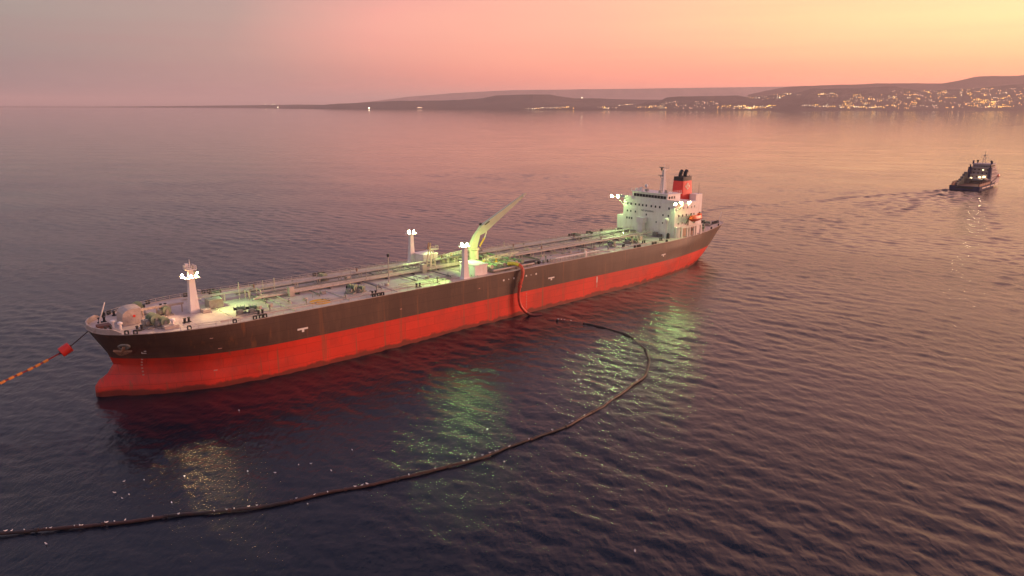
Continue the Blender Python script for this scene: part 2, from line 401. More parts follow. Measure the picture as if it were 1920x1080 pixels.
near = Hill('town_hillside', [(955, 205), (1000, 203), (1060, 201), (1150, 199), (1235, 191), (1248, 183), (1275, 181), (1380, 179), (1396, 182), (1420, 181), (1450, 178), (1498, 173), (1512, 167), (1522, 165), (1540, 167), (1620, 164), (1672, 161), (1690, 166), (1720, 170), (1800, 167), (1860, 162), (1930, 155), (2000, 150), (2200, 148), (2500, 160)],
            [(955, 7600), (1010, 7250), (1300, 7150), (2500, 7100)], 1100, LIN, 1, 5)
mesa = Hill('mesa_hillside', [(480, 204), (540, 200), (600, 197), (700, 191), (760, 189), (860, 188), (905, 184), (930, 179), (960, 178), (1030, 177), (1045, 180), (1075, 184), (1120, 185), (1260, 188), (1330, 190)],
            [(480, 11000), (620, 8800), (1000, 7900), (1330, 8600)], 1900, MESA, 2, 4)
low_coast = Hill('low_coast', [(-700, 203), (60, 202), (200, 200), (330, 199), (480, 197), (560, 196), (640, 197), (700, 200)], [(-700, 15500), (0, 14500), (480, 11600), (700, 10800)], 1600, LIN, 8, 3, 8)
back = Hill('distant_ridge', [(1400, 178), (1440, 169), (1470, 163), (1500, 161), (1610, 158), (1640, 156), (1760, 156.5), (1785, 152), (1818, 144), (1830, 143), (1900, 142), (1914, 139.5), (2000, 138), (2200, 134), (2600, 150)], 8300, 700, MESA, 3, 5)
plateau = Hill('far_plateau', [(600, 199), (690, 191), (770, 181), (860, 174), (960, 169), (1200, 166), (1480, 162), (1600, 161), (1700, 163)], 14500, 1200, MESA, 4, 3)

back.o.data.materials.clear(); back.o.data.materials.append(material('haze_tinted_ridge', (.26, .15, .12), .95, .3, .003, spec=.1))  # paler ridge colour imitates haze, setting it behind the near hills
plateau.o.data.materials.clear(); plateau.o.data.materials.append(M_LANDHAZE)
# town: every light that can be told apart is a house with its lit front
def house_mesh(lit, w, d, hgt):
    me = bpy.data.meshes.new('town_house')
    mb = MB(); mb.b2(-w / 2, w / 2, -d / 2, d / 2, -6, hgt)
    mb.add([(-w / 2 - .4, -d / 2 - .4, hgt), (w / 2 + .4, -d / 2 - .4, hgt), (w / 2 + .4, d / 2 + .4, hgt), (-w / 2 - .4, d / 2 + .4, hgt), (-w / 2, 0, hgt + 2.4), (w / 2, 0, hgt + 2.4)],
           [(0, 1, 5, 4), (2, 3, 4, 5), (0, 4, 3), (1, 2, 5)])
    nf = len(mb.f)
    mb.b2(-w * .36, w * .36, -d / 2 - .6, -d / 2 - .05, hgt * .25, hgt * .8)
    me.from_pydata(mb.v, [], mb.f); me.materials.append(M_HOUSE); me.materials.append(lit)
    for i, p in enumerate(me.polygons):
        if i >= nf: p.material_index = 1
    return me
HM = [[house_mesh(E_TOWN[k], *dm) for dm in ((9, 8, 6.5), (14, 10, 8), (7, 7, 5.5))] for k in range(3)]
regions = [  # x0,x1,y0,y1,count,(white,amber,pink)
    (985, 1015, 203, 205.0, 5, (3, 0, 1)), (1012, 1078, 199.5, 204, 16, (3, 0, 2)), (1118, 1160, 201, 204, 12, (2, 0, 2)), (1156, 1182, 193, 196, 7, (2, 0, 2)),
    (1190, 1240, 199, 203, 17, (2, 1, 2)), (1240, 1345, 190, 203.5, 32, (2, 0, 4)), (1345, 1450, 198, 204, 34, (5, 1, 1)), (1390, 1470, 180, 187, 10, (2, 0, 3)),
    (1450, 1500, 176, 182, 9, (3, 0, 1)), (1500, 1600, 197, 202.5, 17, (3, 1, 1)), (1530, 1570, 175, 182, 12, (3, 0, 2)), (1580, 1680, 178, 203, 52, (2, 2, 3)),
    (1670, 1790, 170, 203.5, 74, (2, 4, 3)), (1790, 1925, 184, 203, 72, (1, 6, 2)), (1790, 1925, 166, 184, 44, (2, 3, 3)), (1385, 1420, 200, 204, 10, (5, 0, 0)),
    (1840, 1862, 200, 202, 6, (5, 0, 0)), (1575, 1660, 199, 204, 12, (4, 1, 0))]
spots_ = []
for (x0, x1, y0, y1, n, wts) in regions:
    for i in range(int(n * 1.9)):
        if random.random() < .35 and spots_ and x0 < spots_[-1][0] < x1:      # streets: short runs of neighbours
            px, py, k = spots_[-1]; px += random.uniform(2.5, 5); py += random.uniform(-.5, .5)
        else: px, py = random.uniform(x0, x1), random.uniform(y0, y1); k = random.choices((0, 1, 2), wts)[0]
        if k == 0 and random.random() < .38: k = 1
        spots_.append((px, py, k))
random.shuffle(spots_)
stuff_parts = [MB(), MB(), MB()]
for i, (px, py, k) in enumerate(spots_):
    X, Y, Z = near.on(px, py)
    if i < 290:
        o = place('town_house', random.choice(HM[k]), None, (X, Y, Z + .3), (0, 0, math.atan2(-X, Y) + random.uniform(-.35, .35)), (random.uniform(.45, .85),) * 3)
        tag(o, ('small hillside house with a white lit front in the town across the bay', 'small hillside house with an amber lit front in the town across the bay', 'small hillside house with a dim pink lit front in the town across the bay')[k],
            'house', ('white lit houses in the shore town', 'amber lit houses in the shore town', 'pink lit houses in the shore town')[k])
    else: stuff_parts[k].box((X, Y, Z + 4), (random.uniform(2.5, 5), 2, random.uniform(2, 3.4)))
for k in range(3):
    if stuff_parts[k].v:
        o = stuff_parts[k].build('town_lights', E_TOWN[k]); o['kind'] = 'stuff'
        tag(o, ('scattered white street lights of the far shore town', 'scattered amber street lights of the far shore town', 'scattered dim pink street lights of the far shore town')[k], 'lights')
for i, (px, py, sx) in enumerate(((498, 194, 1), (511, 193.5, 1), (515, 193.6, 1), (521, 203.4, 1.2), (692, 204, 1.5), (1091, 184.6, 1.4))):
    hl = mesa if px > 600 else low_coast
    X, Y, Z = hl.on(px, py)
    o = place('shore_house', HM[0][0], None, (X, Y, Z + 1), (0, 0, math.atan2(-X, Y)), (sx * 1.6,) * 3)
    tag(o, ('lone lit house on the hazy far left shore', 'lone lit house on the hazy far left shore', 'lone lit house on the hazy far left shore', 'lone lit house at the waterline of the hazy far left shore', 'single bright lit house on the shore below the mesa', 'single lit house high on the mesa slope above the town')[i], 'house', 'lit houses on the empty shore' if i < 3 else None)
X, Y, Z = mesa.on(787, 202.6)
o = MB().b2(-34, 34, -8, 8, -4, 7).build('lit_hall', M_HOUSE); o.location = (X, Y, Z); o2 = MB().b2(-26, 26, -8.8, -8.1, 2, 6).build('lit_front', E_TOWN[2], o)
tag(o, 'long low building with a lit front on the empty shore', 'building')

# ------------------------------------------------------------------ tanker
PX, PY, TH, TR, DK, BT = -92.11, 151.04, .738, .0105, 15.39, 8.4
SHIP = Matrix.Translation((PX, PY, 0)) @ Euler((0, TR, TH)).to_matrix().to_4x4()
def sw(u, y, z): return SHIP @ Vector((u, y, z))
tk = empty('oil_tanker', (PX, PY, 0), (0, TR, TH))
tag(tk, 'long oil tanker with black and red hull and white accommodation block aft', 'tanker')
ROWS = {  # z : half-breadth table
    -3.0: [(.5, 0), (1.4, .9), (4, 2.6), (8, 5.4), (12, 7.8), (22, 12.4), (34, 15), (52, 16.1), (165, 16.1), (185, 14), (200, 10), (212, 5), (220, 0)],
    0.0: [(.0, 0), (.5, 1.15), (3.7, 2.9), (7, 5.2), (11, 7.8), (21, 12.6), (32.6, 15), (50, 16.1), (168, 16.1), (190, 14.4), (204, 11.8), (213, 9.2), (221, 5.5), (229, 0)],
    2.4: [(.1, 0), (.6, 1.15), (3.7, 2.8), (7, 4.9), (11, 7.6), (21, 12.5), (32.6, 15), (50, 16.1), (170, 16.1), (190, 15.0), (206, 12.4), (216, 9.4), (224, 5.5), (231.5, 0)],
    3.6: [(1.0, 0), (1.6, .9), (4, 2.2), (7, 4.4), (11, 7.2), (21, 12.3), (32.6, 15), (50, 16.1), (172, 16.1), (190, 15.2), (207, 12.4), (218, 9.4), (226, 5.2), (233, 0)],
    4.7: [(2.8, 0), (3.4, .8), (5, 2.0), (8, 4.7), (12, 7.5), (21, 12.1), (32.6, 14.9), (50, 16.1), (174, 16.1), (191, 15.2), (209, 12.3), (220, 9.4), (228, 5.0), (234.5, 0)],
    6.65: [(4.2, 0), (4.7, 1.0), (6, 2.4), (9, 5.2), (12.7, 7.9), (18.4, 11), (25, 13.2), (34, 15.1), (50, 16.1), (178, 16.1), (193, 15.2), (211, 12.2), (223, 9.2), (231, 5), (237, 0)],
    9.5: [(3.3, 0), (3.8, 1.4), (5.2, 3.2), (8.5, 6.3), (12.5, 9.2), (18, 12.1), (25, 14.1), (34, 15.6), (48, 16.1), (183, 16.1), (200, 14.6), (216, 11.6), (228, 8.2), (236, 4.5), (241, 0)],
    12.5: [(1.6, 0), (2.0, 2.2), (3.4, 4.6), (6.4, 7.8), (10.2, 10.2), (16, 13), (23, 15), (31, 15.9), (44, 16.1), (187, 16.1), (203, 14.6), (219, 11.4), (231, 7.6), (240, 4.2), (245, 0)],
    15.39: [(0, 0), (.4, 3.1), (1.7, 6.0), (4.5, 8.9), (8.4, 11.4), (12.4, 13.1), (16.3, 14.4), (21.5, 15.5), (28, 16.1), (40, 16.1), (189, 16.0), (206, 14.2), (220, 11.5), (230, 8.6), (240, 5.4), (245.5, 3.2), (248.5, 0)],
}
ZS = sorted(ROWS)
def hb(z_, s_):
    """point on the hull at height z_, parameter s_ along it"""
    def at(zz):
        t = ROWS[zz]; u0, u1 = t[0][0], t[-1][0]; u = u0 + (u1 - u0) * s_
        return u, interp(t, u)
    j = max(i for i, q in enumerate(ZS) if q <= z_ + 1e-6); j = min(j, len(ZS) - 2)
    f = (z_ - ZS[j]) / (ZS[j + 1] - ZS[j]); a, b = at(ZS[j]), at(ZS[j + 1])
    return a[0] * (1 - f) + b[0] * f, a[1] * (1 - f) + b[1] * f
SS = sorted(set([0, .0006, .0014, .0025, .004, .006, .009, .013] + [i * .006 for i in range(3, 26)] + [.15 + i * .02 for i in range(1, 28)] + [.7 + i * .01 for i in range(1, 30)] + [.994, .998, 1.0]))
def hull_part(name, zs, mat):
    mb = MB(); n = len(SS); g = {}
    # smooth the tables a little along s
    for zi, zz in enumerate(zs):
        line = [hb(zz, s_) for s_ in SS]
        w = [q[1] for q in line]
        for _ in range(2):
            w = [w[0]] + [(w[i - 1] + 2 * w[i] + w[i + 1]) / 4 if (i > 10) else w[i] for i in range(1, n - 1)] + [w[-1]]
        for k in range(n):
            for sd_ in (-1, 1):
                g[(zi, k, sd_)] = len(mb.v); mb.v.append((line[k][0], sd_ * w[k], zz))
    for zi in range(len(zs) - 1):
        for k in range(n - 1):
            for sd_ in (-1, 1): mb.f.append((g[zi, k, sd_], g[zi, k + 1, sd_], g[zi + 1, k + 1, sd_], g[zi + 1, k, sd_]))
    return mb.build(name, mat, tk, True)
hull_part('boot_topping', [-3, -1.5, 0, 1.2, 2.4, 3, 3.6, 4.2, 4.7, 5.3, 6, 6.65, 7.5, 8.4], M_RED)['label'] = 'red underwater paint band of the tanker hull with bulbous bow'
hull_part('topsides', [8.4, 9.0, 9.5, 10.5, 11.5, 12.5, 13.5, 14.5, 15.39], M_BLACK)['label'] = 'black upper hull plating of the tanker'
# main deck
mb = MB(); L_ = [hb(DK, s_) for s_ in SS]
for u, b in L_: mb.v += [(u, -b, DK - .02), (u, 0, DK - .02), (u, b, DK - .02)]
for k in range(len(SS) - 1): mb.f += [(3 * k, 3 * k + 3, 3 * k + 4, 3 * k + 1), (3 * k + 1, 3 * k + 4, 3 * k + 5, 3 * k + 2)]
deck = mb.build('main_deck', M_DECK, tk)
def deck_half(u): return interp(ROWS[15.39], u)
# light sheer strake / gunwale edge on both sides
for sd_ in (-1, 1):
    mb = MB(); pts = [(u, sd_ * b) for u, b in L_]
    for i in range(len(pts) - 1):
        (u0, y0), (u1, y1) = pts[i], pts[i + 1]
        mb.bar((u0, y0, DK + .06), (u1, y1, DK + .06), .22, .16)
    mb.build('gunwale', M_PIPE, tk)
# bulwark around the bow
mb = MB(); pts = [(u, b) for u, b in L_ if u < 4.9]; ring = [(u, -b) for u, b in reversed(pts)] + [(u, b) for u, b in pts[1:]]
for i in range(len(ring) - 1):
    (u0, y0), (u1, y1) = ring[i], ring[i + 1]
    h0, h1 = [1.15 if u < 3.6 else 1.15 * (4.95 - u) / 1.35 for u in (u0, u1)]
    def inn(u, y): l = math.hypot(u - 9, y); return (u + (9 - u) / l * .25, y - y / l * .25)
    a, b = inn(u0, y0), inn(u1, y1)
    o = len(mb.v); mb.v += [(u0, y0, DK), (u1, y1, DK), (u1, y1, DK + h1), (u0, y0, DK + h0), (*a, DK), (*b, DK), (*b, DK + h1), (*a, DK + h0)]
    mb.f += [(o, o + 1, o + 2, o + 3), (o + 4, o + 7, o + 6, o + 5), (o + 3, o + 2, o + 6, o + 7)]
mb.build('bow_bulwark', M_PIPE, tk)['label'] = 'pale bulwark plate around the bow tip'
# guard rails
def rail(name, pts, parent, mat=M_PIPE, h=1.05, step=2.4, t=.055, bars=(1.05, .6)):
    mb = MB()
    for i in range(len(pts) - 1):
        p, q = Vector(pts[i]), Vector(pts[i + 1]); L = (q - p).length; n = max(1, int(L / step))
        for k in range(n + (1 if i == len(pts) - 2 else 0)):
            c_ = p.lerp(q, k / n); mb.box((c_.x, c_.y, c_.z + h / 2), (t, t, h))
        for bz in bars: mb.bar(p + Vector((0, 0, bz)), q + Vector((0, 0, bz)), t)
    return mb.build(name, mat, parent)
for sd_ in (-1, 1):
    pts = [(u, sd_ * (deck_half(u) - .3), DK) for u in [6, 10, 15, 22, 30, 60, 90]]
    rail('guard_rail', pts, tk)
    pts = [(u, sd_ * (deck_half(u) - .3), DK) for u in [124, 150, 180, 195]]
    rail('guard_rail', pts, tk)
    pts = [(u, sd_ * (deck_half(u) - .3), DK) for u in [214, 225, 233, 240, 246.5]]
    rail('guard_rail', pts, tk)
# low coamings and stiffener strips that divide the deck
for u in (27.5, 41, 56, 70, 84, 98, 128, 142, 156, 170, 184):
    b = deck_half(u) - 1.2; MB().b2(u - .12, u + .12, -b, b, DK, DK + .16).build('deck_stiffener', M_DECK, tk)
for yy in (-12.6, 12.6): MB().b2(24, 190, yy - .06, yy + .06, DK, DK + .22).build('deck_coaming', M_DECK, tk)

# --- deck fittings shared meshes
mb = MB()
mb.b2(-.55, .55, -.28, .28, 0, .22); mb.b2(-.55, -.33, -.28, .28, .22, .95); mb.b2(.33, .55, -.28, .28, .22, .95); mb.b2(-.5, .5, -.28, .28, .95, 1.2)
mb.v = [(a * .8, b * .8, c_ * .8) for a, b, c_ in mb.v]; ME_CHOCK = mb.mesh('fairlead', M_DARK)
ME_BBASE = MB().b2(-.9, .9, -.35, .35, 0, .18).mesh('bitt_base', M_DARK)
ME_BPOST = MB().lathe((0, 0, 0), [(.26, .18), (.26, .95), (.36, 1.0), (.36, 1.12), (.1, 1.16)], 10).mesh('bitt_post', M_DARK, True)
def chock(u, side, inset=.15):
    b = deck_half(u); du = .5; a = math.atan2(deck_half(u + du) - deck_half(u - du), 2 * du) * side
    place('fairlead', ME_CHOCK, tk, (u, side * (b - inset), DK + .02), (0, 0, a))
def bitt(u, y_, rz=0.0):
    o = empty('mooring_bitt', (u, y_, DK), (0, 0, rz), tk)
    place('base', ME_BBASE, o); place('post', ME_BPOST, o, (-.5, 0, 0)); place('post', ME_BPOST, o, (.5, 0, 0))
for u in (5.4, 6.9, 16.6, 26, 30.6, 32, 33, 62, 63.5, 64.6, 168.4, 170.0, 171, 178.6, 180.2, 187, 226, 236):
    chock(u, -1); chock(u, 1)
for u, y_ in ((3.2, -4), (4, 4.4), (18.2, -8.1), (18.2, 8.1), (33.4, -12.6), (33.4, 13), (63.4, -13.8), (63.4, 13.6), (77, -14.2), (166.5, -12.2), (168, 13), (178, -12.2), (178, 13), (187.5, -12.8), (238, -2.4), (240.5, -2.0), (243, -1.6), (238, 2.6), (14, 10), (8, 8.4), (8.4, -7.8)):
    bitt(u, y_, random.uniform(-.25, .25))
ME_WB = MB().b2(-1.5, 1.5, -1.2, 1.2, 0, .3).mesh('winch_base', M_GREY)
ME_WD = MB().lathe((0, 0, 0), [(.95, -.9), (.95, -.78), (.5, -.76), (.5, .0), (.92, .02), (.92, .12), (.5, .14), (.5, .76), (.95, .78), (.95, .9)], 16, 'y').mesh('winch_drum', M_GREEN, True)
ME_WM = MB().b2(-.5, .5, -.45, .45, 0, 1.0).lathe((0, 0, .55), [(.38, -.8), (.38, .8)], 10, 'y').mesh('winch_motor', M_GREY)
ME_WF = MB().lathe((0, 0, 0), [(.5, -.1), (.32, .1), (.32, .5), (.5, .7)], 12, 'y').mesh('warping_head', M_DARK, True)
def winch(u, y_, rz=0.0, s_=1.0, mat=None):
    o = empty('mooring_winch', (u, y_, DK), (0, 0, rz), tk); o.scale = (s_,) * 3
    place('base', ME_WB, o); place('drum', ME_WD, o, (.2, 0, 1.25)); place('motor', ME_WM, o, (-1.0, .3, .3)); place('warping_head', ME_WF, o, (.2, .95, 1.25))
    for yy in (-1.0, 1.02): MB().prism([(-.5, .3), (.5, .3), (.2, 1.5), (-.2, 1.5)], 'y', yy - .06, yy + .06).build('bearing_frame', M_GREY, o).location = (.2, 0, 0)
    return o
for u, y_, rz, s_ in ((11.6, -6.3, .2, 1.35), (13.2, -8.0, .1, 1.0), (11.8, 6.2, -.2, 1.3), (16.6, 1.4, 0, 1.0), (30.2, -9.2, 1.2, 1.0), (32.8, -9.8, 1.2, .95), (31.5, 9.8, 1.3, 1.0), (60.4, -8.0, .5, 1.05), (62.6, -8.8, .5, .8), (61, 9.4, .3, 1.0),
                      (164.5, -8.6, .3, 1.0), (174.2, -8.8, .3, 1.05), (177, -9.4, .3, .85), (166, 9.6, 0, 1.0), (233, -3.4, .4, 1.0), (229, 2.5, .4, 1.1), (225.5, -5.6, .4, .9)):
    winch(u, y_, rz, s_)

# --- bow: shelter hood, beam, jackstaff, chain stopper, anchor
hood = MB().prism([(0, 0), (0, 1.7), (.2, 2.6), (.7, 3.2), (1.4, 3.5), (2.2, 3.6), (4.0, 3.6), (4.0, 0)], 'y', -2.2, 2.4).build('winch_shelter', M_PIPE, tk, False); hood.location = (6.6, 0, DK); hood['label'] = 'rounded pale shelter hood behind the bow'
MB().b2(2.2, 2.7, -2.26, -2.2, 1.7, 2.2).build('red_sign_plate', M_BUOY, hood)
bm_ = MB().b2(10.8, 21, 1.75, 2.25, DK + 1.8, DK + 2.3).build('bow_beam', M_PIPE, tk)
for u in (12, 15, 18, 20.6): MB().b2(u - .12, u + .12, 1.85, 2.15, DK, DK + 1.8).build('beam_leg', M_PIPE, bm_)
js = MB().tube([(3.0, 1.7, DK), (3.0, 1.7, DK + 1.2), (4.3, 1.2, DK + 5.2)], [.2, .17, .12], 8).build('jackstaff', M_WHITE, tk)
MB().b2(2.0, 4.6, -1.0, 1.2, DK, DK + .55).build('chain_stopper', M_TUGD, tk)
for u, y_ in ((4.6, -2.2), (5.4, -4.8), (9.5, 5), (14.8, -9.5)):
    o = MB().lathe((u, y_, DK), [(.28, 0), (.28, 1.3), (.55, 1.35), (.55, 1.7), (.2, 1.9)], 10).build('mushroom_vent', M_WHITE, tk, True)
MB().b2(12.6, 15.6, -11.0, -8.9, DK, DK + .7).build('locker', M_PIPE, tk)
def hull_at(z_, u_):
    t_ = min(SS, key=lambda s_: abs(hb(z_, s_)[0] - u_)); return hb(z_, t_)
# anchor on the port bow (and its twin)
for sd_ in (-1, 1):
    def hp_(u_, z_):
        q_ = min((hb(z_, k * .0002) for k in range(400)), key=lambda q: abs(q[0] - u_)); return Vector((u_, sd_ * q_[1], z_))
    c0 = hp_(5.4, 11.0); eu = (hp_(6.2, 11.0) - hp_(4.6, 11.0)).normalized(); ez = (hp_(5.4, 12.0) - hp_(5.4, 10.0)).normalized()
    n_ = eu.cross(ez).normalized(); n_ = n_ if n_.y * sd_ > 0 else -n_
    base = c0 + ez * .4 + n_ * .25; upv = ez; side = eu
    an = empty('anchor', (0, 0, 0), (0, 0, 0), tk)
    P = lambda a, b, c_=0.0: base + side * a + upv * b + n_ * c_
    mb = MB(); mb.bar(P(0, -.9, .3), P(0, 1.6, .3), .5, .4); mb.build('shank', M_RUST, an)
    for f_ in (-1, 1):
        mb = MB(); vs = []
        for d_ in (.0, .5): vs += [P(0, -2.2, d_), P(f_ * .9, -1.5, d_), P(f_ * 2.1, .1, d_ + .1), P(f_ * 1.1, -.1, d_), P(f_ * .3, -.2, d_)]
        mb.add(vs, [(4, 3, 2, 1, 0), (5, 6, 7, 8, 9)] + [(i, (i + 1) % 5, 5 + (i + 1) % 5, 5 + i) for i in range(5)]); mb.build('fluke', M_RUST, an)
    mb = MB(); ring = [P(1.2 * math.cos(t_), 1.5 + .9 * math.sin(t_), .05) for t_ in [k * math.pi / 8 for k in range(17)]]; mb.tube(ring, .25, 6, False); mb.add(ring[:-1], [tuple(range(16))]); mb.build('hawse_bolster', M_GREY, an)

# --- foremast
fm = empty('foremast', (22.6, 0, DK), (0, 0, 0), tk)
mb = MB(); prof = [(0, 1.15), (1, 1.02), (3, .9), (6, .72), (9, .6), (10.2, .58)]
vs = [(sx * r_, sy * r_, z_) for z_, r_ in prof for sx, sy in ((-1, -1), (1, -1), (1, 1), (-1, 1))]
mb.add(vs, [(i * 4 + k, i * 4 + (k + 1) % 4, i * 4 + 4 + (k + 1) % 4, i * 4 + 4 + k) for i in range(len(prof) - 1) for k in range(4)] + [(3, 2, 1, 0), (20, 21, 22, 23)])
mb.build('mast_column', M_WHITE, fm)
MB().b2(-1.9, 1.7, -1.9, 1.6, 8.3, 8.42).build('platform', M_WHITE, fm)
MB().b2(-1.1, 1.1, -1.2, 1.2, 10.2, 10.35).build('platform', M_WHITE, fm)
rail('platform_rail', [(-1.1, -1.2, 10.3), (1.1, -1.2, 10.3), (1.1, 1.2, 10.3), (-1.1, 1.2, 10.3), (-1.1, -1.2, 10.3)], fm, M_WHITE, .9, .8, .06, (.9, .5))
MB().tube([(0, 0, 10.3), (0, 0, 12.6)], [.14, .05], 6).build('mast_pole', M_WHITE, fm)
MB().b2(-.9, -.2, .1, .8, 10.4, 11.6).build('navigation_lamp_box', M_WHITE, fm)
MB().lathe((.5, -.5, 10.4), [(.3, 0), (.3, .7), (.15, .8)], 8).build('navigation_lamp', M_GREY, fm)
for zz in (3.0, 5.2): MB().bar((1.2, -.3, zz), (1.6, -.9, zz), .12).build('step_bracket', M_WHITE, fm)
ME_HEAD = MB().lathe((0, 0, 0), [(.25, -.5), (.50, -.3), (.60, .30), (.60, .36), (.53, .37)], 14, 'x').b2(-.3, .1, -.1, .1, -.85, -.5).mesh('lamp_housing', M_GREY, True)
def dome(r_, name, mat): return MB().lathe((0, 0, 0), [(r_, 0), (r_ * .9, r_ * .3), (r_ * .6, r_ * .6), (r_ * .2, r_ * .72)], 18, 'x').mesh(name, mat, True)
ME_LP = dome(.52, 'lamp_lens', E_POST)
ME_LG, ME_LW, ME_LO = dome(.52, 'lamp_lens', E_GREEN), dome(.52, 'lamp_lens', E_WHITE), dome(.42, 'lamp_lens', E_WARM)
def flood(parent, loc, aim, lens, s_=1.0):
    """floodlight head: housing and glowing lens, aimed along 'aim' in the parent's space"""
    o = empty('floodlight', loc, (0, 0, 0), parent); o.rotation_euler = Vector(aim).to_track_quat('X', 'Z').to_euler(); o.scale = (s_,) * 3
    place('housing', ME_HEAD, o, (-.3, 0, 0)); place('lens', lens, o, (.06, 0, 0)); return o
flood(fm, (-1.5, 1.0, 8.9), (-.6, -.4, -.2), ME_LO, .62)
flood(fm, (-.4, -1.5, 8.9), (-.25, -1, -.15), ME_LO, .58)
flood(fm, (1.5, .6, 9.1), (1, -.35, -.75), ME_LG, .85)
spot('foremast_spot', fm, (1.9, -.6, 8.7), (11, -5, 0), 26000, (.62, 1.0, .30), 74, .8)
spot('foremast_spot', fm, (1.9, .8, 8.7), (15, 4, 0), 15000, (.45, 1.0, .35), 60, .8)
spot('foremast_spot', fm, (-2.2, -.6, 8.5), (-12, -6, 0), 14000, (1.0, .60, .30), 95, .9)
spot('foremast_spot', fm, (.2, -2.6, 9.0), (3.5, -7.5, 0), 14000, (1.0, .74, .34), 80, .9)

# --- small house aft of the mast, boxes, vents
MB().b2(26.2, 29.6, -.2, 2.8, DK, DK + 2.1).build('deck_house', M_GREY, tk)
MB().b2(23.6, 25.4, -3.2, -1.4, DK, DK + .8).build('hatch', M_PIPE, tk)
for u, y_, a, h_ in ((46.7, -.9, 1.3, 2.5), (88.6, -.4, 1.5, 2.6), (38, -7.5, 1, .9), (54, -4, 1.2, .8), (79, 2.8, 1.2, 1.5), (66, 4, 1.4, 1.6), (134, 2, 1.4, 1.6), (150, -8.5, 1.5, 1.0), (183, -6.6, 1.3, 1.6)):
    MB().b2(u - a / 2, u + a / 2, y_ - a / 2, y_ + a / 2, DK, DK + h_).build('vent_box', M_PIPE, tk)
for u, y_, h_ in ((36.5, -10.8, 1.5), (45.8, -11, 1.3), (56, -12.2, 1.1), (66.2, -10.6, 1.6), (84, -13.6, 1.8), (129, -11, 1.6), (139, 10, 1.7), (109, 12, 1.6), (52, 9, 1.6), (73, 11, 1.7), (122, -13.7, 1.2), (125, -13.9, 1.2), (158, -12.4, 1.3), (42, 11.8, 1.5)):
    MB().lathe((u, y_, DK), [(.16, 0), (.16, h_ * .6), (.34, h_ * .65), (.34, h_ * .95), (.12, h_)], 8).build('gooseneck_vent', M_GREY, tk, True)
o = MB().lathe((49.5, -11.0, DK), [(2.6, .0), (2.6, .05)], 40).build('deck_circle', M_YEL, tk); o['label'] = 'yellow winching circle painted on the deck'
for u, y_, h_ in ((73.9, -4.5, 7.6),):
    pp = MB().tube([(u, y_, DK), (u, y_, DK + h_)], [.2, .12], 8).build('vent_post', M_PIPE, tk)
    MB().lathe((u, y_, DK + h_), [(.3, -.3), (.36, 0), (.36, .4), (.15, .55)], 8).build('flame_arrester', M_DARK, pp)
for u, y_, h_ in ((44.2, 3.2, 4.4), (65, .5, 4.2), (69.3, -.4, 3.6), (35, 3.4, 4.6), (41.5, 4.0, 4.0), (137, -1, 4.0), (160, 3.5, 4.2), (148, 3, 3.8), (128, 8, 3.8)):
    MB().tube([(u, y_, DK), (u, y_, DK + h_)], .10, 6).build('vent_post', M_PIPE, tk)

# --- tank hatches, cleaning covers and small standpipes scattered over the tank deck
ME_HAT = MB().lathe((0, 0, 0), [(.55, 0), (.55, .55), (.66, .58), (.66, .68), (.2, .75)], 12).mesh('tank_hatch', M_PIPE, True)
ME_COV = MB().lathe((0, 0, 0), [(.3, 0), (.3, .12), (.2, .18)], 10).mesh('cleaning_cover', M_DPIPE, True)
ME_STP = MB().tube([(0, 0, 0), (0, 0, 1.0), (.3, 0, 1.15)], .07, 6).mesh('standpipe', M_GREY)
ME_LAD = MB().bar((-.3, -1.6, .1), (-.3, 1.6, .1), .08).bar((.3, -1.6, .1), (.3, 1.6, .1), .08).mesh('deck_track', M_DPIPE)
for u in (37, 47.5, 59, 71.5, 85, 131, 145, 159, 172.5):
    for sd_ in (-1, 1): place('tank_hatch', ME_HAT, tk, (u + random.uniform(-2, 2), sd_ * random.uniform(5.6 if sd_ < 0 else 10, 7.6 if sd_ < 0 else 12), DK))
for k in range(46):
    u = random.choice((random.uniform(30, 92), random.uniform(126, 190))); sd_ = random.choice((-1, -1, 1))
    place(('cleaning_cover', 'standpipe', 'deck_track')[k % 3], (ME_COV, ME_STP, ME_LAD)[k % 3], tk, (u, sd_ * random.uniform(4.5 if sd_ < 0 else 9.8, 12.2), DK), (0, 0, random.uniform(0, 3)))

# --- longitudinal pipes and catwalks
def pipe(pts, r_, mat=M_PIPE, name='cargo_pipe', parent=tk): return MB().tube(pts, r_, 8).build(name, mat, parent, True)
for i, (yy, zz, r_) in enumerate(((-.4, .75, .26), (.6, .75, .26), (1.5, .8, .3), (2.5, .9, .3), (3.4, .7, .2))):
    pipe([(37 + i * 1.2, yy, DK + zz), (104, yy, DK + zz)], r_, M_PIPE if i != 3 else M_DPIPE)
for i, (yy, zz, r_) in enumerate(((-1.4, .8, .28), (-.4, .8, .3), (.7, .85, .3), (1.8, .8, .25), (3.0, .75, .22))):
    pipe([(119, yy, DK + zz), (188 - i * 3, yy, DK + zz)], r_, M_DPIPE if i % 2 else M_PIPE)
for u in range(40, 104, 9): MB().b2(u - .12, u + .12, -1.0, 3.9, DK, DK + .42).build('pipe_support', M_DPIPE, tk)
for u in range(122, 186, 9): MB().b2(u - .12, u + .12, -1.9, 3.4, DK, DK + .46).build('pipe_support', M_DPIPE, tk)
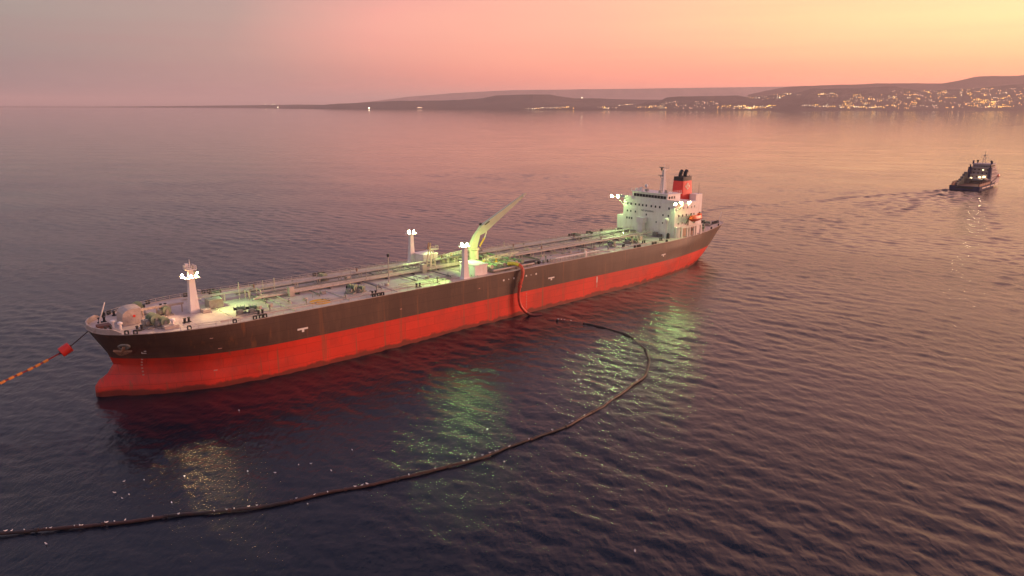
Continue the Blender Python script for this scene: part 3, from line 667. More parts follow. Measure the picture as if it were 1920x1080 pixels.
for u, y0, y1 in ((38.5, -4.2, 4.5), (43, -8.5, 1), (52, -6, 2), (64.5, -7, 2), (68, -10, 1), (80, -9, 1), (90.5, -11, 2), (58, 2, 11), (75, 2, 11), (88, 3, 12), (127, -10, 0), (140, -9, 0), (153, -10.5, 0), (168, -6, 1), (132, 2, 11), (147, 2, 11), (163, 2, 11)):
    pipe([(u, y0, DK + .1), (u, y0, DK + .5), (u, y1, DK + .5)], .17, random.choice((M_PIPE, M_DPIPE)), 'branch_pipe')
    MB().lathe((u, y0 + 1.2, DK + .5), [(.3, -.25), (.3, -.15), (.2, -.1), (.2, .1), (.3, .15), (.3, .25)], 8, 'y').lathe((u, y0 + 1.2, DK + .6), [(.05, 0), (.05, .6), (.3, .62), (.3, .68)], 8).build('valve', M_GREY, tk)
pipe([(28, -11.4, DK + .3), (92, -11.6, DK + .3)], .09, M_PIPE, 'fire_main'); pipe([(74, -9.2, DK + .25), (93, -9.6, DK + .25)], .12, M_PIPE, 'steam_line')
pipe([(36, 8.2, DK + .5), (190, 8.2, DK + .5)], .16, M_DPIPE, 'steam_line'); pipe([(36, 9.2, DK + .5), (190, 9.2, DK + .5)], .12, M_PIPE, 'steam_line')
# pipe loops by the mast
for u in (36.5, 39.5): pipe([(u, 1, DK + .3), (u, 1, DK + 2.4), (u, 3.4, DK + 2.4), (u, 3.4, DK + .3)], .14, M_PIPE, 'pipe_loop')
pipe([(39, 1.2, DK + 1.9), (46, 1.0, DK + 1.8), (47.5, .5, DK + .8)], .14, M_PIPE, 'pipe_loop')
ME_LEG = MB().b2(-.09, .09, -.09, .09, 0, 1.95).mesh('catwalk_leg', M_PIPE)
def catwalk(u0, u1, yc, w, zz, step, label):
    cw = empty('catwalk', (0, 0, 0), (0, 0, 0), tk); cw['label'] = label
    MB().b2(u0, u1, yc - w / 2, yc + w / 2, DK + zz - .12, DK + zz).build('walkway', M_PIPE, cw)
    for e in (-1, 1):
        rail('handrail', [(u0, yc + e * w / 2 * .96, DK + zz), ((u0 + u1) / 2, yc + e * w / 2 * .96, DK + zz), (u1, yc + e * w / 2 * .96, DK + zz)], cw, M_PIPE, .85, 2.2, .045, (.85, .45))
        u = u0 + .6
        while u < u1: place('leg', ME_LEG, cw, (u, yc + e * (w / 2 - .15), DK)); u += step
    u = u0 + 15
    while u < u1 - 10:
        MB().b2(u - 1.0, u + 1.0, yc - w / 2 - .5, yc + w / 2 + .5, DK + zz + .02, DK + zz + .12).build('foam_platform', M_PIPE, cw)
        MB().lathe((u, yc, DK + zz), [(.25, 0), (.2, .8), (.3, .9), (.1, 1.1)], 8).build('foam_monitor', M_TUGD, cw); u += 30
    return cw
catwalk(24.6, 193, 5.2, 1.7, 2.0, 6.5, 'long starboard catwalk on legs with handrails')
catwalk(119, 193.5, -3.9, 1.5, 2.1, 5.0, 'near catwalk on legs running aft from the manifold')
for dy in (-1.25, 1.15): pipe([(119, -3.9 + dy, DK + 1.75), (192, -3.9 + dy, DK + 1.75)], .2, M_PIPE, 'rack_pipe')

# --- light posts amidships
def light_post(u, y_, heads, label):
    p_ = empty('light_post', (u, y_, DK), (0, 0, 0), tk); p_['label'] = label
    mb = MB(); prof = [(0, 1.25, .95), (.5, 1.0, .85), (2.5, .82, .72), (6, .62, .58), (9.2, .5, .5)]
    vs = [(sx * a, sy * b, z_) for z_, a, b in prof for sx, sy in ((-1, -1), (1, -1), (1, 1), (-1, 1))]
    mb.add(vs, [(i * 4 + k, i * 4 + (k + 1) % 4, i * 4 + 4 + (k + 1) % 4, i * 4 + 4 + k) for i in range(4) for k in range(4)] + [(3, 2, 1, 0), (16, 17, 18, 19)]); mb.build('post_column', M_WHITE, p_)
    MB().b2(-1.35, 1.35, -1.35, 1.35, 9.2, 9.3).build('lamp_platform', M_WHITE, p_)
    for zz in (3.0, 6.4): MB().bar((.5, -.4, zz), (1.1, -.7, zz), .14).build('step_bracket', M_GREY, p_)
    for loc, aim in heads: flood(p_, loc, aim, ME_LP, .65)
    return p_
pp = light_post(93.4, -14.0, [((-.8, .2, 10.0), (-.85, -.35, -.15)), ((.5, .7, 10.0), (.7, .6, -.15)), ((.1, -.8, 10.0), (.2, -.97, -.1))], 'white tapered light post at the port rail')
spot('post_spot', pp, (-1.7, 0, 9.0), (-9.5, 1.6, 0), 48000, (.45, 1.0, .22), 46, .7)
spot('post_spot', pp, (1.5, 1.6, 9.0), (13, 12, 1), 36000, (.66, 1.0, .24), 84, .8)
spot('post_spot', pp, (.6, 1.7, 9.0), (6, 4, 1), 12000, (.34, 1.0, .26), 70, .8)
pp = light_post(94.4, 14.0, [((-1.0, -.3, 10.0), (-.75, -.65, -.12)), ((.4, -.8, 10.0), (.5, -.85, -.12))], 'white tapered light post at the starboard rail')
spot('post_spot', pp, (.8, -1.7, 9.0), (10, -11, 1), 26000, (.62, 1.0, .28), 84, .8)
spot('post_spot', pp, (-.8, -1.7, 9.0), (-8, -13, 0), 9000, (.8, 1.0, .35), 80, .9)

# --- boxes by the posts, boom rest tower
o = MB().b2(97.2, 101.8, -14.0, -6.8, DK, DK + 3.1).b2(97.0, 102.0, -14.2, -6.6, DK + 3.1, DK + 3.22).build('port_deck_house', M_WHITE, tk)
o = MB().b2(95, 100.5, 8.5, 14.0, DK, DK + 3.0).b2(94.8, 100.7, 8.3, 14.2, DK + 3.0, DK + 3.12).build('starboard_deck_house', M_WHITE, tk)
bt = empty('boom_rest', (92.4, 1.0, DK), (0, 0, 0), tk)
for sx, sy in ((-1, -1), (1, -1), (1, 1), (-1, 1)): MB().bar((sx * 1.1, sy * 1.2, 0), (sx * .35, sy * .5, 6.2), .26).build('leg', M_CRANE, bt)
for zz, k in ((1.9, .85), (4.0, .6)):
    for sy in (-1, 1): MB().bar((-1.1 * k, sy * 1.2 * k, zz), (1.1 * k, sy * 1.2 * k, zz), .15).build('brace', M_CRANE, bt)
MB().b2(-1.1, 2.4, -.8, .8, 6.2, 6.4).build('platform', M_CRANE, bt)
MB().prism([(-.9, 6.4), (-.5, 6.4), (-.25, 8.4), (-.5, 8.4)], 'y', -.6, -.3).prism([(-.9, 6.4), (-.5, 6.4), (-.25, 8.4), (-.5, 8.4)], 'y', .3, .6).build('cradle_horn', M_RUST, bt)
rail('platform_rail', [(-1, -.75, 6.4), (2.3, -.75, 6.4), (2.3, .75, 6.4)], bt, M_CRANE, .9, 1.1, .06, (.9, .5))

# --- hose-handling crane
cr = empty('hose_crane', (108.2, 0, DK), (0, 0, 0), tk); cr['label'] = 'cream hose crane with its boom raised'
MB().lathe((0, 0, 0), [(1.7, 0), (1.5, .3), (1.4, 4.4), (1.75, 4.6), (1.75, 5.0)], 18).build('pedestal', M_CRANE, cr, True)
d_ = Vector((.955, -.30, 0)).normalized(); sdv = Vector((.30, .955, 0)).normalized()
def boxloft(stations):
    mb = MB(); vs = []
    for c_, upv, w, hh in stations:
        for a, b in ((-1, -1), (1, -1), (1, 1), (-1, 1)): vs.append(Vector(c_) + sdv * a * w / 2 + Vector(upv) * b * hh / 2)
    n = len(stations)
    return mb.add(vs, [(i * 4 + k, i * 4 + (k + 1) % 4, i * 4 + 4 + (k + 1) % 4, i * 4 + 4 + k) for i in range(n - 1) for k in range(4)] + [(3, 2, 1, 0), tuple(range(n * 4 - 4, n * 4))])
U_ = lambda a, b: d_ * a + Vector((0, 0, b))
boxloft([(U_(-.3, 5.0), d_, 2.1, 2.2), (U_(.0, 6.6), d_, 2.0, 2.1), (U_(.8, 8.6), d_, 1.7, 1.8), (U_(1.7, 10.3), d_, 1.45, 1.3)]).build('crane_house', M_CRANE, cr)
kd = U_(.835, .55); kn = U_(-.55, .835)
boom = boxloft([(U_(1.2, 9.4), kn, 1.4, 1.3), (U_(2.9, 10.8), kn, 1.6, 2.5), (U_(4.6, 12.0), kn, 1.5, 2.3), (U_(11.0, 16.5), kn, 1.1, 1.5), (U_(17.2, 20.9), kn, .55, .75), (U_(17.8, 21.3), kn, .4, .45)]).build('boom', M_CRANE, cr)
MB().bar(U_(17.0, 20.6) - sdv * .4, U_(17.0, 20.6) + sdv * .4, .5).build('boom_sheave', M_MARK, boom)
MB().bar(U_(3.4, 12.2) - sdv * .72, U_(5.0, 13.2) - sdv * .70, .12, .32).build('boom_grille', M_DARK, boom)
MB().tube([U_(1.9, 12.2), U_(2.5, 12.6)], .34, 8).build('winch_drum', M_DARK, boom)
MB().tube([U_(2.0, 5.4), U_(3.6, 8.0)], .27, 8).build('luffing_cylinder', M_HOSEY, cr); MB().tube([U_(3.6, 8.0), U_(4.6, 10.8)], .15, 8).build('piston_rod', M_MARK, cr)
rail('crane_platform_rail', [(-9, 2, 3.0), (-4, 2, 3.3), (-1.5, 1.6, 3.6)], cr, M_WHITE, 1.0, .9, .1, (1.0, .5))
MB().b2(-9, -1.4, 1.4, 2.8, 2.8, 3.0).build('crane_walkway', M_DPIPE, cr)
for u in (-8.6, -5, -2): MB().b2(u - .12, u + .12, 1.9, 2.1, 0, 2.8).build('walkway_leg', M_PIPE, cr)

# --- manifold amidships
mf = empty('cargo_manifold', (0, 0, 0), (0, 0, 0), tk)
for sd_ in (-1, 1):
    for i in range(6):
        u = 105.5 + i * 2.5
        MB().tube([(u, sd_ * 1.5, DK + 1.3), (u, sd_ * 11.6, DK + 1.3)], .36, 10).lathe((u, sd_ * 11.7, DK + 1.3), [(.62, -.16), (.62, .16)], 12, 'y').lathe((u, sd_ * 9.6, DK + 1.3), [(.58, -.1), (.58, .1)], 12, 'y').build('manifold_pipe', M_GREEN if i % 2 else M_PIPE, mf, True)
        MB().lathe((u, sd_ * 8.0, DK + 1.5), [(.5, 0), (.5, .35), (.12, .4), (.12, 1.0), (.5, 1.02), (.5, 1.1)], 10).build('manifold_valve', M_HOSEY if i in (0, 2) else M_GREEN, mf, True)
    MB().b2(103.8, 120, sd_ * 12.4 - 1.6, sd_ * 12.4 + 1.6, DK + .02, DK + .65).build('drip_tray', M_DPIPE, mf)
    for u in (104.5, 109, 113.5, 118): MB().b2(u - .1, u + .1, sd_ * 14.1 - .1, sd_ * 14.1 + .1, DK, DK + 1.1).build('hose_rail_post', M_DPIPE, mf)
    MB().tube([(103.8, sd_ * 14.4, DK + .8), (120.5, sd_ * 14.4, DK + .8)], .25, 8).build('hose_rail', M_PIPE, mf)
for u in (108, 113, 117.5): MB().tube([(u, -6.5, DK), (u, -6.5, DK + 2.2), (u + .8, -6.5, DK + 2.9), (u + 3.6, -6.5, DK + 3.1)], .16, 8).build('handrail_bend', M_CRANE, mf)
for u0 in (107, 111, 115): MB().b2(u0, u0 + 3.2, -7.2, -6.2, DK + 2.35, DK + 2.45).build('manifold_platform', M_CRANE, mf)
rail('manifold_rail', [(106.5, -7.2, DK + 2.4), (118.4, -7.2, DK + 2.4)], mf, M_CRANE, .95, 1.2, .08, (.95, .5))
# spare hose bundle and drums beside the manifold
for k in range(3): MB().tube([(119.2, -11 - k * .9, DK + .5), (121.5, -11.4 - k * .8, DK + .75), (124.5, -11.2 - k * .9, DK + .5)], .36, 8).build('spare_hose', M_HOSE, tk, True)
for u in (123.6, 125.6, 127.4, 128.8): MB().lathe((u, -13.4, DK), [(.3, 0), (.32, .5), (.3, .95)], 10).build('drum', M_DARK, tk, True)
for k, (u, y_) in enumerate(((104.5, -9.6), (106.5, 9), (110, 3.8), (114, 4.2), (118, 5.5), (102.5, 2.4), (100, 5))):
    MB().b2(u - .8, u + .8, y_ - .6, y_ + .6, DK, DK + 1.5).lathe((u, y_, DK + 1.5), [(.3, 0), (.3, .6)], 8).build('valve_box', random.choice((M_GREEN, M_PIPE)), tk)
# accommodation ladder stowed along the port side
gl = empty('stowed_gangway', (0, 0, 0), (0, 0, 0), tk)
MB().b2(129.5, 150.5, -14.7, -13.6, DK + .7, DK + .85).build('tread_board', M_PIPE, gl); MB().bar((129.5, -14.8, DK + 1.25), (150.5, -14.8, DK + 1.25), .16, .22).build('side_rail', M_WHITE, gl); MB().bar((129.5, -13.5, DK + 1.5), (150.5, -13.5, DK + 1.5), .1).build('side_rail', M_RUST, gl)
for k in range(11): MB().b2(130 + k * 2.0 - .05, 130 + k * 2.0 + .05, -14.85, -14.7, DK, DK + 1.25).build('stanchion', M_PIPE, gl)
MB().b2(143.6, 144.3, -14.9, -14.2, DK, DK + 1.8).build('hoist', M_WHITE, gl)
for k in range(4): MB().lathe((127.5 + k * .55, -14.6 + .2 * (k % 2), DK), [(.2, 0), (.2, .9), (.1, 1.2)], 8).build('locker_post', M_PIPE, gl)
# side deck lamp near the aft winches (its green pool on deck)
lp = MB().tube([(172.6, -5.6, DK), (172.6, -5.6, DK + 3.6), (173.4, -6.2, DK + 3.8)], .09, 6).build('deck_lamp_post', M_PIPE, tk)
flood(lp, (173.5, -6.3, DK + 3.7), (.4, -.3, -1), ME_LG, .22)
spot('deck_lamp_spot', lp, (173.7, -6.6, DK + 3.3), (176.6, -9.0, DK), 5200, (.55, 1.0, .16), 95, .8, .15)

# --- accommodation block
ac = empty('accommodation_block', (196, 0, DK), (0, 0, 0), tk); ac['label'] = 'white accommodation block with bridge at the stern'
H1 = 13.1
MB().b2(0, 14.6, -12.4, 12.4, 0, H1).build('main_tower', M_WHITE, ac)
MB().b2(.3, 2.6, -13.4, -12.4, 0, 4.2).build('port_house', M_WHITE, ac); MB().b2(.5, 6, 12.4, 15.8, 0, 6.1).build('starboard_house', M_WHITE, ac); MB().b2(6, 20, 12.4, 14.4, 0, 3.6).build('starboard_house', M_WHITE, ac)
MB().b2(14.6, 26.5, -6.8, 6.8, 0, 3.4).build('poop_house', M_WHITE, ac)
MB().b2(14.6, 27, -6.2, 6.2, 3.4, 10.8).build('engine_casing', M_WHITE, ac); MB().b2(22.6, 27, -6.2, -3.1, 10.8, 14.5).build('stair_tower', M_WHITE, ac)
br = MB().b2(.25, 8.4, -8.5, 8.5, H1, H1 + 3.0).build('wheelhouse', M_WHITE, ac)
MB().b2(-.1, 8.8, -8.9, 8.9, H1 + 3.0, H1 + 3.15).build('wheelhouse_roof', M_WHITE, br)
for sd_ in (-1, 1):
    MB().b2(-.2, 5.0, *sorted((sd_ * 8.5, sd_ * 16.0)), H1 + .02, H1 + .2).build('bridge_wing', M_WHITE, ac)
    MB().b2(-.25, -.1, *sorted((sd_ * 8.5, sd_ * 16.0)), H1 + .2, H1 + 1.15).build('wing_bulwark', M_WHITE, ac)
    rail('wing_rail', [(-.2, sd_ * 15.9, H1 + .2), (5, sd_ * 15.9, H1 + .2), (5, sd_ * 8.6, H1 + .2)], ac, M_WHITE, 1.0, 1.2, .06)
    MB().bar((.3, sd_ * 12.5, H1 - 3), (.3, sd_ * 15.6, H1), .25).build('wing_strut', M_WHITE, ac)
    for zz in (10.1, 7.0, 4.0): rail('side_deck_rail', [(1, sd_ * 12.5, zz), (14, sd_ * 12.5, zz)], ac, M_WHITE, .9, 1.6, .05)
ME_W = MB().b2(-.06, .03, -.33, .33, -.42, .42).mesh('window', M_WIN)
def win(y_, z_, sc_=1.0, parent=ac): return place('window', ME_W, parent, (-.0, y_, z_), (0, 0, 0), (1, sc_, sc_))
for y_ in (10.2, 8.5, 6.3, 4.5, 2.75, 1.0, -1.4, -3.2 - .2, -5.4): win(y_ + .1, 11.1)
win(-9.6, 11.0)
for y_ in (10.3, 8.6, 6.3, -7.0, -9.5): win(y_, 8.2, .85)
win(.9, 7.6, .85)
for y_ in (10.4, 9.2, 8.0): win(y_, 5.4, .95)
for y_ in (-4, -7): win(y_, 5.2, .7)
ME_BW = MB().b2(-.07, .04, -.62, .62, -.55, .55).mesh('bridge_window', M_WIN)
for k in range(11): place('bridge_window', ME_BW, br, (.25, 7.0 - k * 1.42, H1 + 1.75))
ME_SW = MB().b2(-.5, .5, -.06, .03, -.5, .5).mesh('bridge_side_window', M_WIN)
for k in range(3): place('bridge_side_window', ME_SW, br, (1.4 + k * 1.6, -8.5, H1 + 1.75)); place('bridge_side_window', ME_SW, br, (1.4 + k * 1.6, 8.53, H1 + 1.75))
ME_PW = MB().b2(-.3, .3, -.06, .03, -.4, .4).mesh('side_window', M_WIN)
for zz, us in ((11.1, (3, 5.4, 8, 10.6, 12.6)), (8.2, (2.5, 5, 7.5, 12.5)), (5.3, (2.5, 5, 8)),):
    for u in us: place('side_window', ME_PW, ac, (u, -12.4, zz))
MB().b2(8.2, 9.4, -12.46, -12.38, 4.1, 6.1).build('side_door', M_DPIPE, ac); MB().b2(4.0, 5.6, -12.53, -12.38, .3, 2.2).build('side_door', M_DPIPE, ac)
for u in (9.5, 11.6): MB().b2(u, u + .9, -12.53, -12.38, 1.6, 2.6).build('side_window', M_WIN, ac)
MB().b2(.2, 14.4, -12.47, -12.41, .05, 3.7).build('lower_bulkhead', material('bulkhead_tan', (.50, .31, .23), .6, .12, .6), ac)
# lettering on the front
tcu = bpy.data.curves.new('lettering', 'FONT'); tcu.body = 'NO SMOKING'; tcu.size = .95; tcu.align_x = 'CENTER'; tcu.extrude = .02
tob = bpy.data.objects.new('tmp', tcu); COL.objects.link(tob); dg = bpy.context.evaluated_depsgraph_get(); tme = bpy.data.meshes.new_from_object(tob.evaluated_get(dg)); bpy.data.objects.remove(tob)
tme.materials.clear(); tme.materials.append(M_MARKD)
o = place('lettering', tme, ac, (-.06, .4, 8.75), (math.pi / 2, 0, -math.pi / 2)); o['label'] = 'dark NO SMOKING lettering on the front wall'
# monkey island, mast
rail('roof_rail', [(0, 8.8, H1 + 3.15), (0, -8.8, H1 + 3.15), (8.6, -8.8, H1 + 3.15)], ac, M_WHITE, 1.0, 1.3, .05)
for y_, h_ in ((6.0, 1.4), (3.4, 1.0), (-3.2, .9), (-6, 1.2), (8, .9)): MB().b2(2.2, 3.4, y_ - .5, y_ + .5, H1 + 3.15, H1 + 3.15 + h_).build('roof_locker', random.choice((M_WHITE, M_GREY)), ac)
MB().lathe((4, 4.6, H1 + 3.15), [(.15, 0), (.15, 1.2), (.6, 1.5), (.7, 2.1), (.4, 2.6)], 12).build('satellite_dome', M_WHITE, ac, True)
MB().tube([(3, 5.5, H1 + 3.1), (3, 5.5, H1 + 6.3)], .05, 6).build('whip_antenna', M_DARK, ac); MB().tube([(6, -6.5, H1 + 3.1), (6, -6.5, H1 + 6.0)], .05, 6).build('whip_antenna', M_DARK, ac)
rm = empty('radar_mast', (8.7, 0, H1 + 3.15), (0, 0, 0), ac)
mb = MB()
for sx, sy in ((-1, -1), (1, -1), (1, 1), (-1, 1)): mb.bar((sx * .8, sy * .8, 0), (sx * .35, sy * .35, 8.2), .2)
for k in range(9):
    zz = k * .95; r0 = .8 - .45 * zz / 8.2; r1 = .8 - .45 * (zz + .95) / 8.2
    for (a, b), (c_, e) in (((-1, -1), (1, -1)), ((1, -1), (1, 1)), ((1, 1), (-1, 1)), ((-1, 1), (-1, -1))): mb.bar((a * r0, b * r0, zz), (c_ * r1, e * r1, zz + .95), .1); mb.bar((a * r0, b * r0, zz), (c_ * r0, e * r0, zz), .1)
mb.build('mast_lattice', M_WHITE, rm)
MB().b2(-.35, .35, -.35, .35, 0, 8.0).build('mast_core', M_WHITE, rm)
MB().b2(-2.0, .4, -.4, .4, 5.4, 5.55).build('radar_platform', M_WHITE, rm); MB().b2(-2.0, -1.8, -1.3, 1.3, 6.1, 6.35).b2(-2.0, -1.7, -.2, .2, 5.5, 6.1).build('radar_scanner', M_GREY, rm)
MB().b2(-.9, 1.0, -.7, .7, 8.0, 8.15).build('mast_top', M_WHITE, rm); MB().b2(-.1, .1, -2.4, 2.4, 8.9, 9.05).build('yardarm', M_WHITE, rm); MB().b2(-1.6, -1.4, -1.0, 1.0, 9.2, 9.4).lathe((-1.5, 0, 8.1), [(.35, 0), (.35, 1.0)], 8).build('radar_scanner', M_DARK, rm)
for y_ in (-2.2, -1.2, 1.2, 2.2): MB().tube([(0, y_, 8.9), (0, y_, 10.2)], .05, 6).build('signal_lamp_post', M_GREY, rm)
MB().tube([(0, 0, 8), (0, 0, 10.6)], .09, 6).build('mast_pole', M_WHITE, rm)
# funnel
fn = empty('funnel', (21.6, 0, 14.4), (0, 0, 0), ac); fn['label'] = 'red funnel with black top and pale diamond emblem'
def rrect(a, b, r_, n=4):
    pts = []
    for cx, cy_, a0 in ((a - r_, b - r_, 0), (-a + r_, b - r_, 90), (-a + r_, -b + r_, 180), (a - r_, -b + r_, 270)):
        for k in range(n + 1): t_ = rad(a0 + 90 * k / n); pts.append((cx + r_ * math.cos(t_), cy_ + r_ * math.sin(t_)))
    return pts
def floft(stn):
    mb = MB(); n = 0; vs = []
    for z_, a, b in stn: q_ = rrect(a, b, .9); n = len(q_); vs += [(px_, py_, z_) for px_, py_ in q_]
    return mb.add(vs, [(i * n + k, i * n + (k + 1) % n, (i + 1) * n + (k + 1) % n, (i + 1) * n + k) for i in range(len(stn) - 1) for k in range(n)] + [tuple(range(n - 1, -1, -1)), tuple(range((len(stn) - 1) * n, len(stn) * n))])
floft([(-3.6, 4.0, 2.75), (5.3, 3.55, 2.35)]).build('stack_casing', M_FUN, fn, True); floft([(5.3, 3.55, 2.35), (6.9, 3.48, 2.28)]).build('black_top', M_DARK, fn, True)
for u, y_ in ((-1.2, .4), (1.2, -.2)): MB().tube([(u, y_, 6.5), (u, y_, 7.6), (u + .5, y_, 8.6), (u + 1.1, y_, 9.1)], .78, 12).build('exhaust_pipe', M_DARK, fn, True)
for u in (-2.4, 0, 2.4): MB().tube([(u, -1.5, 6.6), (u, -1.5, 7.5)], .12, 6).build('exhaust_stub', M_DARK, fn)
for sd_ in (-1, 1):
    mb = MB(); w0 = 2.29; yy = sd_ * 2.29
    mb.prism([(-1.75, 3.1), (0, 1.65), (1.75, 3.1), (0, 4.55)], 'y', sd_ * 2.40, sd_ * 2.58); mb.build('diamond_emblem', M_HOUSE if False else material('emblem_cream', (.78, .66, .50), .5, .04, 2), fn)
    mb = MB()
    for a, b, c_, e in ((-.75, .75, 3.5, 3.75), (-.75, .75, 2.95, 3.2), (-.75, .75, 2.4, 2.65)): mb.b2(a, b, *sorted((sd_ * 2.58, sd_ * 2.61)), c_, e)
    mb.b2(-.75, -.5, *sorted((sd_ * 2.58, sd_ * 2.61)), 3.2, 3.5); mb.b2(.5, .75, *sorted((sd_ * 2.58, sd_ * 2.61)), 2.65, 2.95); mb.build('emblem_letter', M_FUN, fn)
rail('casing_rail', [(15, -6, 10.8), (22.4, -6, 10.8)], ac, M_WHITE, 1.0, 1.4, .06)
MB().tube([(26, -5.0, 14.5), (26, -5.0, 18.8)], [.1, .05], 6).build('aft_mast', M_GREY, ac)
for u, y_ in ((15.5, -4.5), (17, 4)): MB().b2(u, u + 1.4, y_ - .7, y_ + .7, 10.8, 12.2).build('vent_box', M_WHITE, ac)
# fittings in front of the block
MB().lathe((193.9, -10.3, DK), [(.55, 0), (.5, 6.3), (.55, 6.4)], 12).lathe((193.9, -10.3, DK + 6.4), [(.85, 0), (.95, .4), (.8, 1.0), (.3, 1.3)], 12).build('mushroom_vent', M_WHITE, tk, True)
o = MB().b2(193.0, 194.8, .4, 2.4, DK, DK + 4.6).b2(192.6, 195.2, -.1, 3.0, DK + 4.6, DK + 6.7).build('provision_tower', M_WHITE, tk)
MB().lathe((193.6, -11.6, DK), [(.65, 0), (.65, 1.6), (.3, 2.1)], 10).build('gas_bottle_locker', M_DARK, tk, True)
for u, y_ in ((194.2, 5.6), (193.6, 8.4), (194.4, -5), (194.2, -7.2), (192, 10.5)): MB().b2(u - .7, u + .7, y_ - .8, y_ + .8, DK, DK + random.uniform(1, 2.2)).build('deck_locker', random.choice((M_GREY, M_WHITE, M_DPIPE)), tk)
# bridge wing floodlights
for loc, aim, s_ in (((-1.5, 17.4, H1 + .4), (-.95, .04, -.3), 1.0), ((-1.5, 14.2, H1 + .4), (-.95, .04, -.3), 1.05), ((-1.8, -13.6, H1 + .1), (-.6, -.8, -.3), .9), ((4.2, -15.4, H1 + .3), (-.2, -1, -.2), .9)):
    flood(ac, loc, aim, ME_LW, s_)
MB().bar((0, 14.6, H1 + .1), (-1.4, 14.4, H1 + .1), .2).bar((0, 15.8, H1 + .1), (-1.4, 17.4, H1 + .1), .2).build('lamp_arm', M_WHITE, ac); MB().bar((.2, -12, H1 + .05), (-.7, -12.5, H1 + .05), .2).build('lamp_arm', M_WHITE, ac)
spot('wing_spot', ac, (-1.4, 15, H1 - .2), (-28, 4, 0), 7000, (.70, 1.0, .42), 80, .9)
spot('wing_spot', ac, (-1.6, -12.8, H1 - .4), (-24, -9, 0), 8000, (.62, 1.0, .30), 70, .9)
# white goalpost frame at the port quarter
gp = empty('goalpost_frame', (0, 0, 0), (0, 0, 0), tk); gp['label'] = 'white post and beam frame at the port quarter'
for u in (198.6, 202.4, 204.2, 207.4, 209.0, 212.4): MB().b2(u - .3, u + .3, -14.2 + (u - 198.6) * .06 - .25, -14.2 + (u - 198.6) * .06 + .25, DK, DK + 3.7).build('post', M_MARK, gp)
MB().bar((198.3, -14.2, DK + 3.9), (212.7, -13.4, DK + 3.9), .5, .42).build('top_beam', M_MARK, gp)
# davits for the lifeboat
for u in (203.2, 208.8): MB().bar((u, -12.5, DK + 4.6), (u, -14.8, DK + 9.2), .35).bar((u, -14.8, DK + 9.2), (u, -15.2, DK + 8.8), .25).build('davit', M_DPIPE, tk)
MB().b2(211.5, 215.0, -11.0, -7.2, DK, DK + 2.8).build('stern_house', M_WHITE, tk); MB().b2(219, 220.6, -8.5, -7, DK, DK + 2.2).build('deck_locker', M_WHITE, tk)
for u, y_ in ((222, -4), (224, 3), (236, .5), (219.5, -10)): MB().lathe((u, y_, DK), [(.35, 0), (.35, 1.2), (.7, 1.3), (.6, 1.8)], 10).build('mushroom_vent', M_GREEN, tk, True)
MB().tube([(246.5, 0, DK), (248.2, 0, DK + 4.2)], .08, 6).build('ensign_staff', M_WHITE, tk)

# --- marks on the hull
def on_hull(name, u, z_, w, h_, mat=M_MARK):
    p = hull_at(z_, u); q_ = hull_at(z_, u + 3); a = math.atan2(-(q_[1] - p[1]), q_[0] - p[0])
    o = MB().b2(-w / 2, w / 2, -.03, .03, -h_ / 2, h_ / 2).build(name, mat, tk); b = interp(*[[(hb(z_, s_)[0], hb(z_, s_)[1]) for s_ in SS], u]); o.location = (u, -b - .03, z_); o.rotation_euler = (0, 0, a); return o
for u in (42.0, 126.5, 185.2):
    on_hull('tug_mark', u, 10.98, 2.7, .42); on_hull('tug_mark', u + .05, 10.48, .6, .6)
on_hull('draught_scale', 148.4, 7.1, .42, 2.0); on_hull('draught_scale', 148.4, 5.2, .36, 1.6, material('mark_faded', (.62, .26, .18), .5, .1, 2))
for u, r_ in ((106.4, .32), (108.4, .16), (110.5, .28), (115.6, .3), (117.6, .17), (119.8, .32)):
    MB().lathe((u, -16.13, 13.2), [(r_, -.02), (r_, .02)], 12, 'y').build('hull_disc_mark', M_MARK, tk)
for k in range(6): on_hull('draught_numeral', 8.7, 8.2 - k * .75, .38, .3, material('mark_dim', (.55, .30, .24), .5, .1, 2)); on_hull('draught_numeral', 115.8, 7.6 - k * .85, .32, .34, material('mark_dim', (.55, .30, .24), .5, .1, 2))
on_hull('bulb_mark', 8.9, 9.9, 1.0, .16); on_hull('bulb_mark', 8.5, 10.2, .18, .6); on_hull('bulb_mark', 9.0, 10.5, .5, .14)
on_hull('load_mark', 21, 12.6, .7, .14, MATS['mark_dim']); on_hull('load_mark', 23, 9.6, .8, .14, MATS['mark_dim']); on_hull('load_mark', 22, 4.3, .8, .2, MATS['mark_dim'])
on_hull('load_mark', 70, 10.9, .6, .2, MATS['mark_dim']); on_hull('load_mark', 97, 12.2, .5, .2, MATS['mark_dim'])

# --- lifeboat hanging at the port side (its own thing)
lb = empty('lifeboat', sw(206, -14.9, DK + 7.0), (0, TR, TH)); tag(lb, 'orange enclosed lifeboat hanging beside the white accommodation block', 'lifeboat')
mb = MB(); st = []
for k in range(13):
    t_ = k / 12; u = -4.2 + 8.4 * t_; w = 1.35 * (1 - abs(2 * t_ - 1) ** 3.2) + .03; zt = .55 * (1 - abs(2 * t_ - 1) ** 4); zb_ = -1.15 * (1 - abs(2 * t_ - 1) ** 3) - .1
    st.append([(u, -w * .5, zb_ * .75), (u, -w, -.25), (u, -w, .15), (u, -w * .75, zt + .55 * (.12 < t_ < .95)), (u, 0, zt + .8 * (.12 < t_ < .95)), (u, w * .75, zt + .55 * (.12 < t_ < .95)), (u, w, .15), (u, w, -.25), (u, w * .5, zb_ * .75), (u, 0, zb_)])
vs = [q for s_ in st for q in s_]
